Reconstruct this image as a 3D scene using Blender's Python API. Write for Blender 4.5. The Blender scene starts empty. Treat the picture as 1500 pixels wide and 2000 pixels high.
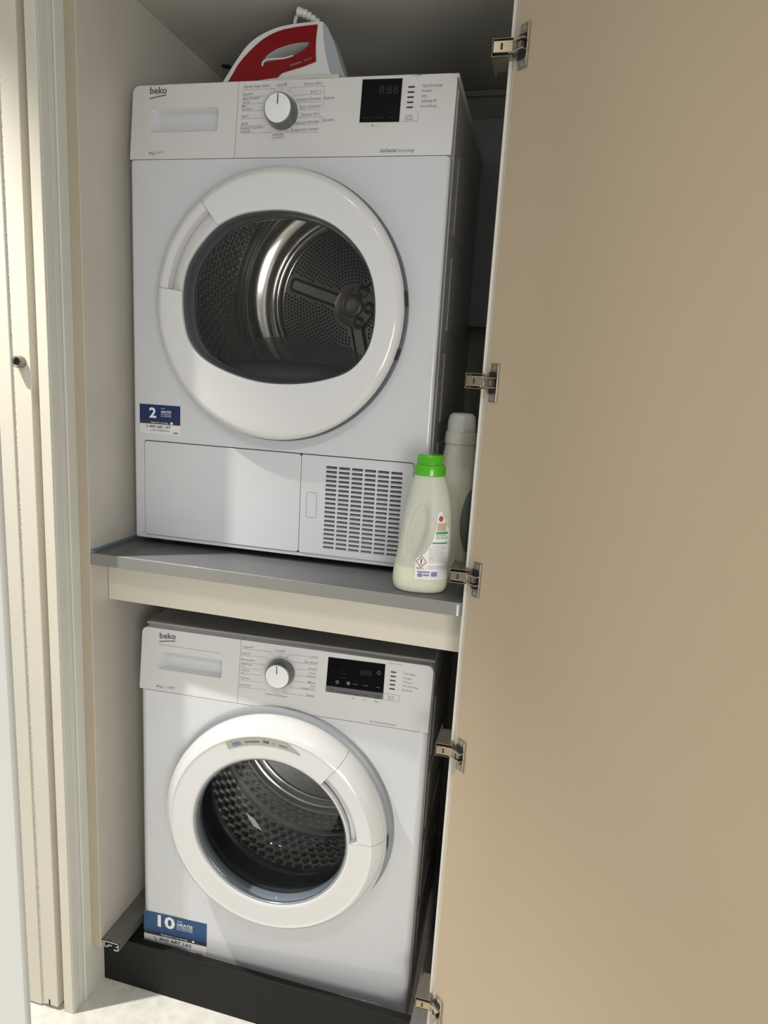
import bpy, bmesh, math, random
from mathutils import Vector, Matrix
random.seed(7)
S = bpy.context.scene
COL = S.collection
PI = math.pi

# ------------------------------------------------------------------ camera
F_PX, CAM = 1301.39, (0.8588, -1.0992, 1.3621)
YAW, PITCH, ROLL = 0.2399, -0.1943, 0.0598
cd = bpy.data.cameras.new('camera')
cam = bpy.data.objects.new('camera', cd)
COL.objects.link(cam)
S.camera = cam
cd.sensor_fit = 'VERTICAL'
cd.sensor_height = 36.0
cd.sensor_width = 27.0
cd.lens = F_PX / 2000.0 * 36.0
cd.clip_start = 0.02
fw = Vector((-math.sin(YAW) * math.cos(PITCH), math.cos(YAW) * math.cos(PITCH), math.sin(PITCH)))
rt = Vector((math.cos(YAW), math.sin(YAW), 0))
up = rt.cross(fw)
rt2 = math.cos(ROLL) * rt + math.sin(ROLL) * up
up2 = -math.sin(ROLL) * rt + math.cos(ROLL) * up
M = Matrix((rt2, up2, -fw)).transposed().to_4x4()
M.translation = Vector(CAM)
cam.matrix_world = M

# ------------------------------------------------------------------ light
S.view_settings.view_transform = 'Standard'
S.view_settings.look = 'None'
S.view_settings.gamma = 1.0
S.view_settings.use_curve_mapping = False
S.view_settings.exposure = 0.0
W = bpy.data.worlds.new('world')
S.world = W
W.use_nodes = True
wn, wl = W.node_tree.nodes, W.node_tree.links
wn['Background'].inputs[0].default_value = (0.90, 0.93, 1.0, 1)
wn['Background'].inputs[1].default_value = 0.36


def spot(name, loc, target, power, angle, blend, color, radius):
    l = bpy.data.lights.new(name, 'SPOT')
    l.energy, l.spot_size, l.spot_blend, l.color, l.shadow_soft_size = power, math.radians(angle), blend, color, radius
    o = bpy.data.objects.new(name, l)
    o.location = loc
    d = Vector(target) - Vector(loc)
    o.rotation_euler = d.to_track_quat('-Z', 'Y').to_euler()
    COL.objects.link(o)
    return o


spot('downlight_left', (-0.62, -0.48, 2.60), (-0.42, -0.40, 0.0), 250, 77, 0.6, (1.0, 0.96, 0.90), 0.02)
spot('downlight_right', (0.95, -1.45, 2.60), (0.75, -0.75, 0.0), 26, 100, 0.9, (1.0, 0.91, 0.80), 0.03)
spot('downlight_far', (0.35, -1.65, 2.60), (0.35, -0.6, 0.0), 22, 100, 0.9, (0.95, 0.97, 1.0), 0.05)
al = bpy.data.lights.new('fill_light', 'AREA')  # added soft fill from the right, lifts the left panels and drums
al.shape, al.size, al.size_y, al.energy, al.color = 'RECTANGLE', 1.0, 1.1, 27, (1.0, 0.97, 0.92)
ao = bpy.data.objects.new('fill_light', al)
ao.location = (1.85, -2.40, 0.95)
ao.rotation_euler = (Vector((0.1, 0.0, 0.6)) - ao.location).to_track_quat('-Z', 'Y').to_euler()
COL.objects.link(ao)

# ------------------------------------------------------------------ materials
MATS = {}


def mat(name, color, rough=0.5, metal=0.0, coat=0.0, var=0.03, vscale=6.0, bump=0.0, bscale=200.0, sss=0.0, spec=0.5):
    if name in MATS:
        return MATS[name]
    m = bpy.data.materials.new(name)
    m.use_nodes = True
    n, l = m.node_tree.nodes, m.node_tree.links
    b = n['Principled BSDF']
    b.inputs['Roughness'].default_value = rough
    b.inputs['Metallic'].default_value = metal
    b.inputs['Coat Weight'].default_value = coat
    b.inputs['Coat Roughness'].default_value = 0.06
    b.inputs['Specular IOR Level'].default_value = spec
    tc = n.new('ShaderNodeTexCoord')
    nz = n.new('ShaderNodeTexNoise')
    nz.inputs['Scale'].default_value = vscale
    nz.inputs['Detail'].default_value = 4
    l.new(tc.outputs['Object'], nz.inputs['Vector'])
    rp = n.new('ShaderNodeValToRGB')
    rp.color_ramp.elements[0].position = 0.3
    rp.color_ramp.elements[1].position = 0.7
    rp.color_ramp.elements[0].color = tuple(c * (1 - var) for c in color) + (1,)
    rp.color_ramp.elements[1].color = tuple(min(1, c * (1 + var)) for c in color) + (1,)
    l.new(nz.outputs['Fac'], rp.inputs[0])
    l.new(rp.outputs[0], b.inputs['Base Color'])
    if bump > 0:
        n2 = n.new('ShaderNodeTexNoise')
        n2.inputs['Scale'].default_value = bscale
        l.new(tc.outputs['Object'], n2.inputs['Vector'])
        bp = n.new('ShaderNodeBump')
        bp.inputs['Strength'].default_value = bump
        bp.inputs['Distance'].default_value = 0.001
        l.new(n2.outputs['Fac'], bp.inputs['Height'])
        l.new(bp.outputs[0], b.inputs['Normal'])
    if sss > 0:
        b.inputs['Subsurface Weight'].default_value = sss
        b.inputs['Subsurface Radius'].default_value = (0.02, 0.02, 0.015)
        b.inputs['Subsurface Scale'].default_value = 0.5
    MATS[name] = m
    return m


def glass_mat(name, tint, refl_rough=0.03, base=0.06):
    m = bpy.data.materials.new(name)
    m.use_nodes = True
    n, l = m.node_tree.nodes, m.node_tree.links
    n.clear()
    out = n.new('ShaderNodeOutputMaterial')
    tr = n.new('ShaderNodeBsdfTransparent')
    tr.inputs[0].default_value = tint + (1,)
    gl = n.new('ShaderNodeBsdfGlossy')
    gl.inputs['Roughness'].default_value = refl_rough
    fr = n.new('ShaderNodeFresnel')
    fr.inputs[0].default_value = 1.5
    mx = n.new('ShaderNodeMixShader')
    l.new(fr.outputs[0], mx.inputs[0])
    l.new(tr.outputs[0], mx.inputs[1])
    l.new(gl.outputs[0], mx.inputs[2])
    l.new(mx.outputs[0], out.inputs[0])
    return m


def milky_mat(name, color, trans=0.35, rough=0.35):
    m = bpy.data.materials.new(name)
    m.use_nodes = True
    n, l = m.node_tree.nodes, m.node_tree.links
    b = n['Principled BSDF']
    out = [x for x in n if x.type == 'OUTPUT_MATERIAL'][0]
    b.inputs['Roughness'].default_value = rough
    tc = n.new('ShaderNodeTexCoord')
    nz = n.new('ShaderNodeTexNoise')
    nz.inputs['Scale'].default_value = 14
    l.new(tc.outputs['Object'], nz.inputs['Vector'])
    rp = n.new('ShaderNodeValToRGB')
    rp.color_ramp.elements[0].color = tuple(c * 0.93 for c in color) + (1,)
    rp.color_ramp.elements[1].color = color + (1,)
    l.new(nz.outputs['Fac'], rp.inputs[0])
    l.new(rp.outputs[0], b.inputs['Base Color'])
    tl = n.new('ShaderNodeBsdfTranslucent')
    l.new(rp.outputs[0], tl.inputs[0])
    tp = n.new('ShaderNodeBsdfTransparent')
    tp.inputs[0].default_value = (0.9, 0.93, 0.88, 1)
    m1 = n.new('ShaderNodeMixShader')
    m1.inputs[0].default_value = 0.35
    m2 = n.new('ShaderNodeMixShader')
    m2.inputs[0].default_value = trans
    l.new(b.outputs[0], m1.inputs[1])
    l.new(tl.outputs[0], m1.inputs[2])
    l.new(m1.outputs[0], m2.inputs[1])
    l.new(tp.outputs[0], m2.inputs[2])
    l.new(m2.outputs[0], out.inputs[0])
    return m


M_WHITE = mat('white_enamel', (0.59, 0.60, 0.62), 0.22, coat=0.6, var=0.008)
M_PANEL = mat('white_panel_plastic', (0.62, 0.612, 0.60), 0.30, coat=0.25, var=0.008)
M_RING = mat('glossy_white_plastic', (0.64, 0.64, 0.632), 0.16, coat=0.5, var=0.005)
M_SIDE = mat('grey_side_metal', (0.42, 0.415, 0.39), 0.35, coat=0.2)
M_BEZEL = mat('grey_bezel_plastic', (0.25, 0.265, 0.28), 0.35)
M_GAP = mat('dark_gap', (0.02, 0.02, 0.022), 0.7)
M_BLACKG = mat('black_display', (0.0015, 0.0015, 0.002), 0.25, spec=0.12)
M_INK = mat('grey_ink', (0.10, 0.10, 0.11), 0.6)
M_INK2 = mat('light_ink', (0.24, 0.24, 0.25), 0.6)
M_DIM = mat('dim_display_ink', (0.014, 0.014, 0.014), 0.4)
M_DIMW = mat('pale_display_ink', (0.16, 0.17, 0.17), 0.4)
M_KNOBR = mat('dark_chrome_knob', (0.13, 0.135, 0.14), 0.28, metal=0.3, coat=0.3)
M_KNOBW = mat('knob_cap_white', (0.78, 0.78, 0.78), 0.3, coat=0.3)
M_SPOKE = mat('spoke_steel', (0.62, 0.60, 0.54), 0.35, metal=0.6)
M_DISC = mat('pale_disc_steel', (0.90, 0.89, 0.85), 0.5, metal=0.0)
M_STEEL = mat('drum_steel', (0.70, 0.69, 0.65), 0.15, metal=1.0, var=0.05)
M_STEELD = mat('perforated_drum_steel', (0.66, 0.645, 0.60), 0.17, metal=1.0, var=0.08)
M_BACKP = mat('drum_back_plate', (0.50, 0.48, 0.43), 0.36, metal=0.75, var=0.06)
M_HUB = mat('brass_hub', (0.34, 0.30, 0.20), 0.35, metal=1.0, var=0.1)
M_SLATE = mat('dark_slate_seal', (0.075, 0.09, 0.115), 0.4)
M_WALLW = mat('dark_dimpled_steel', (0.42, 0.42, 0.40), 0.24, metal=0.95, var=0.08)
M_SHADE = glass_mat('drum_shade_tint', (0.30, 0.30, 0.30))  # tint of the added pane that shades the lower drum
M_RUBBER = mat('dark_rubber', (0.035, 0.04, 0.045), 0.35, coat=0.3)
M_LINT = mat('dark_filter_plastic', (0.05, 0.052, 0.052), 0.5)
M_GLASS = glass_mat('tinted_door_glass', (0.93, 0.92, 0.89))
M_GLASSW = glass_mat('washer_bowl_glass', (0.93, 0.96, 0.98))
M_RIMG = mat('smoky_glass_rim', (0.24, 0.27, 0.30), 0.2, coat=1.0)
M_BLUE = mat('sticker_blue', (0.008, 0.06, 0.17), 0.4)
M_NAVY = mat('sticker_navy', (0.007, 0.022, 0.10), 0.4)
M_DKBAND = mat('sticker_dark_band', (0.035, 0.032, 0.038), 0.4)
M_STW = mat('sticker_white', (0.70, 0.69, 0.69), 0.4)
M_STG = mat('sticker_grey', (0.36, 0.35, 0.31), 0.4)
M_TXTW = mat('white_print', (0.80, 0.80, 0.80), 0.5)
M_TXTB = mat('navy_print', (0.03, 0.04, 0.12), 0.5)
M_TXTBL = mat('blue_print', (0.06, 0.15, 0.36), 0.5)
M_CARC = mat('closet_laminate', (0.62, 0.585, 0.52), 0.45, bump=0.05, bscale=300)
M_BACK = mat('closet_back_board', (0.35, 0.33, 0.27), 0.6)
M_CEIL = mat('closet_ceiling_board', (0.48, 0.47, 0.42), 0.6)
M_EDGE = mat('tan_edge_band', (0.47, 0.41, 0.31), 0.5)
M_EDGEL = mat('pale_edge_line', (0.60, 0.54, 0.45), 0.5)
M_JAMB = mat('cream_jamb_paint', (0.74, 0.70, 0.59), 0.45, var=0.02, bump=0.08, bscale=120)
M_JAMBG = mat('greyish_jamb_laminate', (0.72, 0.72, 0.66), 0.45, var=0.02)
M_SEAL = mat('grey_brush_seal', (0.38, 0.35, 0.29), 0.9, var=0.25, vscale=90, bump=0.6, bscale=400)
M_CHIP = mat('chipped_edge_seam', (0.66, 0.63, 0.55), 0.9, var=0.35, vscale=260, bump=1.0, bscale=500)
M_LEAF = mat('pale_near_door_paint', (0.74, 0.74, 0.70), 0.5, var=0.01)
M_DOOR = mat('beige_door_laminate', (0.465, 0.37, 0.255), 0.42, var=0.012, vscale=3, bump=0.05, bscale=250)
M_DEDGE = mat('white_door_edge', (0.78, 0.75, 0.68), 0.4)
M_SHELF = mat('grey_metallic_laminate', (0.115, 0.122, 0.125), 0.45, coat=0.1, var=0.04, bump=0.1, bscale=500)
M_SHELFE = mat('grey_shelf_edge', (0.23, 0.225, 0.21), 0.4)
M_UPST = mat('blue_grey_upstand', (0.14, 0.19, 0.22), 0.5)
M_APRON = mat('cream_apron_board', (0.66, 0.62, 0.52), 0.4)
M_BLACKB = mat('black_plinth_laminate', (0.008, 0.008, 0.0075), 0.6, var=0.1, spec=0.25)
M_ALU = mat('brushed_aluminium', (0.26, 0.26, 0.24), 0.45, metal=0.6, var=0.08, vscale=40)
M_ALUB = mat('bright_cut_aluminium', (0.62, 0.62, 0.60), 0.35, metal=0.7)
M_NICKEL = mat('nickel_hinge', (0.55, 0.51, 0.45), 0.25, metal=1.0, var=0.08, vscale=30)
M_NICKELD = mat('dull_hinge_plate', (0.30, 0.27, 0.22), 0.4, metal=0.8, var=0.1, vscale=60)
M_NICKELW = mat('nickel_warm_reflection', (0.46, 0.37, 0.26), 0.2, metal=1.0, var=0.1, vscale=40)  # nickel arm cap, with its warm reflection put into the colour
M_GREEN = mat('green_cap_plastic', (0.075, 0.42, 0.008), 0.25, coat=0.5, var=0.03)
M_BOTTLE = milky_mat('milky_bottle_plastic', (0.93, 0.93, 0.84), 0.30)
M_LIQ = mat('cream_detergent', (0.85, 0.82, 0.64), 0.4, sss=0.2)
M_BOT2 = mat('matte_white_bottle', (0.58, 0.57, 0.48), 0.4, coat=0.1, sss=0.1)
M_CAP2 = mat('frosted_cap', (0.55, 0.57, 0.52), 0.35, sss=0.1)
M_B2LAB = mat('grey_green_label', (0.15, 0.18, 0.15), 0.5)
M_LABEL = mat('label_paper', (0.74, 0.74, 0.70), 0.45)
M_LBEIGE = mat('label_beige', (0.50, 0.40, 0.24), 0.5)
M_LGREEN = mat('label_green', (0.05, 0.25, 0.10), 0.5)
M_LGREENP = mat('label_pale_green', (0.40, 0.55, 0.42), 0.5)
M_LRED = mat('label_red', (0.40, 0.04, 0.05), 0.5)
M_LPUR = mat('label_purple', (0.20, 0.18, 0.36), 0.5)
M_RED = mat('red_iron_shell', (0.21, 0.001, 0.004), 0.45, coat=0.12, var=0.05, spec=0.2)
M_IWHITE = mat('white_iron_plastic', (0.68, 0.68, 0.66), 0.3, coat=0.3)
M_IGREY = mat('grey_iron_heel', (0.35, 0.39, 0.42), 0.35)
M_DUCT = mat('pale_grey_box', (0.32, 0.32, 0.34), 0.5)

mf = bpy.data.materials.new('pale_stone_floor')
mf.use_nodes = True
n, l = mf.node_tree.nodes, mf.node_tree.links
tc = n.new('ShaderNodeTexCoord')
nz = n.new('ShaderNodeTexNoise')
nz.inputs['Scale'].default_value = 30
nz.inputs['Detail'].default_value = 8
nz2 = n.new('ShaderNodeTexNoise')
nz2.inputs['Scale'].default_value = 260
mxx = n.new('ShaderNodeMath')
mxx.operation = 'MULTIPLY_ADD'
mxx.inputs[1].default_value = 0.4
l.new(tc.outputs['Object'], nz.inputs['Vector'])
l.new(tc.outputs['Object'], nz2.inputs['Vector'])
l.new(nz2.outputs['Fac'], mxx.inputs[0])
l.new(nz.outputs['Fac'], mxx.inputs[2])
rp = n.new('ShaderNodeValToRGB')
rp.color_ramp.elements[0].position = 0.5
rp.color_ramp.elements[1].position = 0.85
rp.color_ramp.elements[0].color = (0.66, 0.64, 0.57, 1)
rp.color_ramp.elements[1].color = (0.80, 0.79, 0.72, 1)
l.new(mxx.outputs[0], rp.inputs[0])
l.new(rp.outputs[0], n['Principled BSDF'].inputs['Base Color'])
n['Principled BSDF'].inputs['Roughness'].default_value = 0.45
M_FLOOR = mf


# ------------------------------------------------------------------ geometry helpers  (a geom is (verts, faces))
def box(x0, x1, y0, y1, z0, z1):
    v = [(x, y, z) for x in (x0, x1) for y in (y0, y1) for z in (z0, z1)]
    f = [(0, 1, 3, 2), (4, 6, 7, 5), (0, 4, 5, 1), (2, 3, 7, 6), (0, 2, 6, 4), (1, 5, 7, 3)]
    return v, f


def loft(loops, cap0=False, cap1=False, closed=True):
    n = len(loops[0])
    v = [tuple(p) for lp in loops for p in lp]
    f = []
    for i in range(len(loops) - 1):
        for j in range(n if closed else n - 1):
            k = (j + 1) % n
            f.append((i * n + j, i * n + k, (i + 1) * n + k, (i + 1) * n + j))
    if cap0:
        f.append(tuple(range(n))[::-1])
    if cap1:
        f.append(tuple((len(loops) - 1) * n + j for j in range(n)))
    return v, f


def rrect(x0, x1, z0, z1, r, n=5):
    pts = []
    for cx, cz, a0 in ((x1 - r, z1 - r, 0), (x0 + r, z1 - r, 90), (x0 + r, z0 + r, 180), (x1 - r, z0 + r, 270)):
        for k in range(n + 1):
            a = math.radians(a0 + 90 * k / n)
            pts.append((cx + r * math.cos(a), cz + r * math.sin(a)))
    return pts


def circ(cx, cz, r, n=48, a0=0.0):
    return [(cx + r * math.cos(a0 + 2 * PI * k / n), cz + r * math.sin(a0 + 2 * PI * k / n)) for k in range(n)]


def at_y(pts, y):
    return [(p[0], y, p[1]) for p in pts]


def fill2d(outer, holes=()):
    bm = bmesh.new()
    for lp in [outer] + list(holes):
        vs = [bm.verts.new((p[0], p[1], 0)) for p in lp]
        for i in range(len(vs)):
            bm.edges.new((vs[i], vs[(i + 1) % len(vs)]))
    bmesh.ops.triangle_fill(bm, use_beauty=True, use_dissolve=False, edges=bm.edges[:])
    bm.verts.index_update()
    v = [(q.co.x, q.co.y) for q in bm.verts]
    f = [tuple(q.index for q in fc.verts) for fc in bm.faces]
    bm.free()
    return v, f


def plate(outer, holes, y0, y1, fn=None):
    """flat plate in the xz plane from y0 (front) to y1, with holes"""
    v2, f2 = fill2d(outer, holes)
    n = len(v2)
    v = [(p[0], y0, p[1]) for p in v2] + [(p[0], y1, p[1]) for p in v2]
    f = list(f2) + [tuple(i + n for i in q[::-1]) for q in f2]
    g = [(v, f)]
    for lp in [outer] + list(holes):
        g.append(loft([at_y(lp, y0), at_y(lp, y1)]))
    if fn:
        g = [([fn(*p) for p in q[0]], q[1]) for q in g]
    return g


def tube(pts, r, n=8, cap=True):
    pts = [Vector(p) for p in pts]
    loops = []
    rr = r if isinstance(r, (list, tuple)) else [r] * len(pts)
    ref = Vector((0.13, 0.27, 0.95)).normalized()
    for i, p in enumerate(pts):
        t = (pts[min(i + 1, len(pts) - 1)] - pts[max(i - 1, 0)]).normalized()
        a = t.cross(ref)
        if a.length < 1e-3:
            a = t.cross(Vector((1, 0, 0)))
        a.normalize()
        b = t.cross(a)
        loops.append([p + rr[i] * (math.cos(2 * PI * k / n) * a + math.sin(2 * PI * k / n) * b) for k in range(n)])
    return loft(loops, cap, cap)


def lathe_y(prof, cx, cz, n=64, a0=0.0, a1=2 * PI):
    """profile of (radius, y) turned about the y axis through (cx, cz)"""
    full = abs(a1 - a0 - 2 * PI) < 1e-6
    m = n if full else n + 1
    return loft([[(cx + r * math.cos(a0 + (a1 - a0) * k / n), y, cz + r * math.sin(a0 + (a1 - a0) * k / n)) for k in range(m)] for r, y in prof], closed=full)


def lathe_z(prof, cx, cy, n=40):
    return loft([[(cx + r * math.cos(2 * PI * k / n), cy + r * math.sin(2 * PI * k / n), z) for k in range(n)] for r, z in prof], True, True)


def xf(g, m):
    return [tuple(m @ Vector(p)) for p in g[0]], g[1]


def smooth_closed(pts, sub=6):
    out, n = [], len(pts)
    for i in range(n):
        p0, p1, p2, p3 = pts[i - 1], pts[i], pts[(i + 1) % n], pts[(i + 2) % n]
        for k in range(sub):
            t = k / sub
            out.append(tuple(0.5 * ((2 * p1[c]) + (-p0[c] + p2[c]) * t + (2 * p0[c] - 5 * p1[c] + 4 * p2[c] - p3[c]) * t * t + (-p0[c] + 3 * p1[c] - 3 * p2[c] + p3[c]) * t ** 3) for c in range(len(p1))))
    return out


def smooth_open(pts, sub=6):
    out, n = [], len(pts)
    for i in range(n - 1):
        p0, p1, p2, p3 = pts[max(i - 1, 0)], pts[i], pts[i + 1], pts[min(i + 2, n - 1)]
        for k in range(sub):
            t = k / sub
            out.append(tuple(0.5 * ((2 * p1[c]) + (-p0[c] + p2[c]) * t + (2 * p0[c] - 5 * p1[c] + 4 * p2[c] - p3[c]) * t * t + (-p0[c] + 3 * p1[c] - 3 * p2[c] + p3[c]) * t ** 3) for c in range(len(p1))))
    out.append(tuple(pts[-1]))
    return out


def obj(name, geoms, m, parent=None, smooth=35, bevel=0.0, label=None, cat=None, group=None, kind=None, wn=False):
    if isinstance(geoms, tuple):
        geoms = [geoms]
    V, F = [], []
    for v, f in geoms:
        o = len(V)
        V += [tuple(p) for p in v]
        F += [tuple(i + o for i in q) for q in f]
    me = bpy.data.meshes.new(name)
    me.from_pydata(V, [], F)
    bm = bmesh.new()
    bm.from_mesh(me)
    bmesh.ops.remove_doubles(bm, verts=bm.verts[:], dist=1e-6)
    bmesh.ops.recalc_face_normals(bm, faces=bm.faces[:])
    bm.to_mesh(me)
    bm.free()
    me.materials.append(m)
    if smooth:
        me.polygons.foreach_set('use_smooth', [True] * len(me.polygons))
        me.set_sharp_from_angle(angle=math.radians(smooth))
    me.update()
    o = bpy.data.objects.new(name, me)
    COL.objects.link(o)
    if parent:
        o.parent = parent
    if bevel > 0:
        b = o.modifiers.new('bevel', 'BEVEL')
        b.width, b.segments, b.limit_method, b.angle_limit = bevel, 2, 'ANGLE', math.radians(40)
        b.harden_normals = False
    if smooth and (bevel > 0 or wn):
        w = o.modifiers.new('weighted', 'WEIGHTED_NORMAL')
        w.keep_sharp = True
        w.weight = 80
    tag(o, label, cat, group, kind)
    return o


def tag(o, label=None, cat=None, group=None, kind=None):
    for k, v in (('label', label), ('category', cat), ('group', group), ('kind', kind)):
        if v:
            o[k] = v
    return o


def thing(name, loc, label, cat, rz=0.0, group=None, kind=None):
    o = bpy.data.objects.new(name, None)
    o.empty_display_size = 0.05
    o.location = loc
    o.rotation_euler = (0, 0, rz)
    COL.objects.link(o)
    return tag(o, label, cat, group, kind)


_T = {}


def glyphs(s, bold=0.0):
    k = (s, bold)
    if k not in _T:
        c = bpy.data.curves.new('txt', 'FONT')
        c.body = s
        c.size = 1.0
        c.offset = bold
        c.resolution_u = 2
        o = bpy.data.objects.new('txt', c)
        me = bpy.data.meshes.new_from_object(o)
        v = [tuple(q.co)[:2] for q in me.vertices]
        f = [tuple(p.vertices) for p in me.polygons]
        bpy.data.objects.remove(o)
        bpy.data.curves.remove(c)
        bpy.data.meshes.remove(me)
        x0, x1 = min(p[0] for p in v), max(p[0] for p in v)
        _T[k] = ([(p[0] - x0, p[1]) for p in v], f, x1 - x0)
    return _T[k]


def text(s, p1, p2, h, fn, bold=0.0):
    """flat lettering from baseline start p1 to baseline end p2, capital height h; fn maps (u, z) onto the surface"""
    v, f, w = glyphs(s, bold)
    d = Vector(p2) - Vector(p1)
    sx = d.length / w
    d.normalize()
    nrm = Vector((-d.y, d.x))
    sy = h / 0.72
    return [fn(p1[0] + d.x * x * sx + nrm.x * y * sy, p1[1] + d.y * x * sx + nrm.y * y * sy) for x, y in v], f


def stroke(pts, w, fn):
    g = []
    for a, b in zip(pts[:-1], pts[1:]):
        a, b = Vector(a), Vector(b)
        d = (b - a).normalized()
        q = Vector((-d.y, d.x)) * w / 2
        a, b = a - d * w / 2, b + d * w / 2
        g.append(([fn(*(a - q)), fn(*(b - q)), fn(*(b + q)), fn(*(a + q))], [(0, 1, 2, 3)]))
    return g


def quad(pts, fn):
    return [fn(*p) for p in pts], [tuple(range(len(pts)))]

# ------------------------------------------------------------------ measured layouts (u, z in metres on each appliance front)
DT=[('Xpress Super Short', (0.218, 0.8319), (0.2679, 0.8325), 0.0057), ('Piumino', (0.2175, 0.8188), (0.2386, 0.8205), 0.0052), ('Baby Protect', (0.218, 0.8113), (0.2502, 0.8132), 0.0052), ('Sports', (0.2184, 0.8062), (0.2329, 0.8072), 0.0036), ('Mix', (0.2176, 0.7992), (0.2268, 0.8003), 0.0046), ('Quotidiano', (0.2178, 0.795), (0.2372, 0.7961), 0.0036), ('Sport', (0.2174, 0.7825), (0.2311, 0.7838), 0.0052), ('Jeans', (0.2177, 0.7698), (0.2309, 0.7712), 0.0052), ('Delicati+Camicie', (0.2175, 0.7621), (0.2598, 0.764), 0.0052), ('Antipiega', (0.2177, 0.7578), (0.2364, 0.7584), 0.0034), ('Refresh', (0.2791, 0.7502), (0.2986, 0.7515), 0.0052), ('Lana Refresh', (0.2776, 0.7463), (0.2995, 0.7468), 0.0036), ('On/Off', (0.281, 0.8316), (0.299, 0.8333), 0.0052), ('Pronto Stiro', (0.3316, 0.8322), (0.3634, 0.8338), 0.0052), ('Eco', (0.3443, 0.8194), (0.3536, 0.8203), 0.0052), ('Asciutto Armadio', (0.3184, 0.8074), (0.3634, 0.8083), 0.0052), ('Extra Asciutto', (0.3258, 0.7948), (0.3631, 0.7963), 0.0052), ('Cotone', (0.3689, 0.8082), (0.3871, 0.8094), 0.0052), ('Pronto Stiro', (0.3311, 0.7818), (0.3628, 0.7837), 0.0052), ('Asciutto Armadio', (0.3185, 0.7692), (0.3625, 0.7709), 0.0052), ('Sintetici', (0.37, 0.7721), (0.39, 0.7734), 0.0052), ('Programmi a tempo', (0.3124, 0.7572), (0.3627, 0.7594), 0.0052), ('Tempo', (0.5193, 0.8404), (0.5354, 0.8406), 0.0035), ('Vap./Antipiega', (0.538, 0.8231), (0.5724, 0.8231), 0.0048), ('Armadio', (0.5377, 0.815), (0.5559, 0.8154), 0.0044), ('Stiro', (0.5385, 0.8069), (0.5478, 0.807), 0.0044), ('Antipiega 60', (0.5382, 0.7988), (0.5643, 0.7992), 0.0048), ('Avvio/Pausa', (0.5382, 0.7908), (0.5651, 0.791), 0.0044), ('Avvio', (0.5141, 0.7761), (0.5262, 0.7764), 0.004), ('Pausa', (0.5135, 0.7714), (0.5266, 0.7715), 0.004), ('- - 8 - -', (0.4451, 0.762), (0.4708, 0.7626), 0.004)]
DL=[[(0.2174, 0.8284), (0.2752, 0.8297), (0.2767, 0.8265)], [(0.2177, 0.8167), (0.2585, 0.8178)], [(0.218, 0.805), (0.2559, 0.8063)], [(0.2174, 0.7936), (0.2576, 0.7939)], [(0.217, 0.7807), (0.2604, 0.7808)], [(0.2173, 0.7684), (0.2647, 0.7688)], [(0.2178, 0.7564), (0.2747, 0.7566), (0.2764, 0.762)], [(0.3041, 0.8237), (0.3052, 0.8299), (0.3681, 0.8309), (0.3676, 0.7936)], [(0.3131, 0.817), (0.3631, 0.8184), (0.3635, 0.8233), (0.3546, 0.8236), (0.3549, 0.8191)], [(0.3178, 0.8058), (0.3642, 0.8047)], [(0.32, 0.7931), (0.3633, 0.7928)], [(0.3677, 0.8114), (0.3697, 0.8115)], [(0.3197, 0.7802), (0.3676, 0.7804), (0.3674, 0.7699)], [(0.3141, 0.7688), (0.3627, 0.7681)], [(0.368, 0.7749), (0.37, 0.7751)], [(0.3024, 0.7637), (0.3047, 0.7562), (0.363, 0.7555)], [(0.2888, 0.761), (0.2891, 0.7568)], [(0.2902, 0.8295), (0.2905, 0.8262)], [(0.5067, 0.7696), (0.535, 0.7693), (0.5349, 0.7822)]]
D_eco=[('EcoGentle', (0.4755, 0.7206), (0.5025, 0.7206), 0.0057), ('Technology', (0.5034, 0.7204), (0.5341, 0.7209), 0.0057)]
D_disp=[(0.4348, 0.8385), (0.5038, 0.8379), (0.5038, 0.7689), (0.4347, 0.7696)]
D_leds=[[(0.5145, 0.8237), (0.5258, 0.8237)], [(0.5144, 0.8156), (0.5256, 0.8156)], [(0.5145, 0.8076), (0.5255, 0.8077)], [(0.5145, 0.7995), (0.5254, 0.7995)], [(0.5144, 0.7915), (0.5253, 0.7916)]]
D_digits=[(0.4654, 0.8135), (0.4982, 0.8136)]
D_logo=[(0.0348, 0.8285), (0.0689, 0.8283), (0.0352, 0.8205), (0.0674, 0.8255)]
D_kg=[('8kg | A++', (0.0388, 0.7231), (0.0681, 0.7244), 0.007)]
D_recess=[(0.0394, 0.803), (0.1724, 0.8019), (0.1721, 0.7612), (0.0366, 0.7613)]
D_drseam=[(0.205, 0.8429), (0.2089, 0.7144)]
D_knob=(0.2917, 0.7905)
D_win=[(0.1258, 0.4677), (0.1295, 0.5032), (0.1415, 0.5353), (0.1668, 0.5686), (0.1969, 0.5951), (0.2354, 0.6121), (0.2767, 0.6189), (0.3176, 0.62), (0.3581, 0.6142), (0.3983, 0.6011), (0.4287, 0.5822), (0.4561, 0.5559), (0.4757, 0.5236), (0.4857, 0.4908), (0.4892, 0.4576), (0.4877, 0.4269), (0.4796, 0.3956), (0.4627, 0.3697), (0.4417, 0.3528), (0.4099, 0.3404), (0.3688, 0.331), (0.3268, 0.3269), (0.2839, 0.3277), (0.2403, 0.3352), (0.1961, 0.3494), (0.1626, 0.3676), (0.1393, 0.3947), (0.1288, 0.4288)]
D_handle=[(0.1584, 0.6418), (0.1961, 0.5962), (0.0671, 0.4885), (0.1243, 0.4868), (0.1729, 0.6175), (0.0946, 0.5005)]
D_sticker=[(0.0144, 0.2706), (0.1022, 0.2704), (0.1033, 0.2139), (0.0147, 0.2133)]
D_flap=[(0.0252, 0.1997), (0.3543, 0.1964), (0.3556, 0.0082), (0.0244, 0.0097)]
D_grpanel=[(0.3564, 0.1966), (0.5653, 0.1973)]
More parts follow.
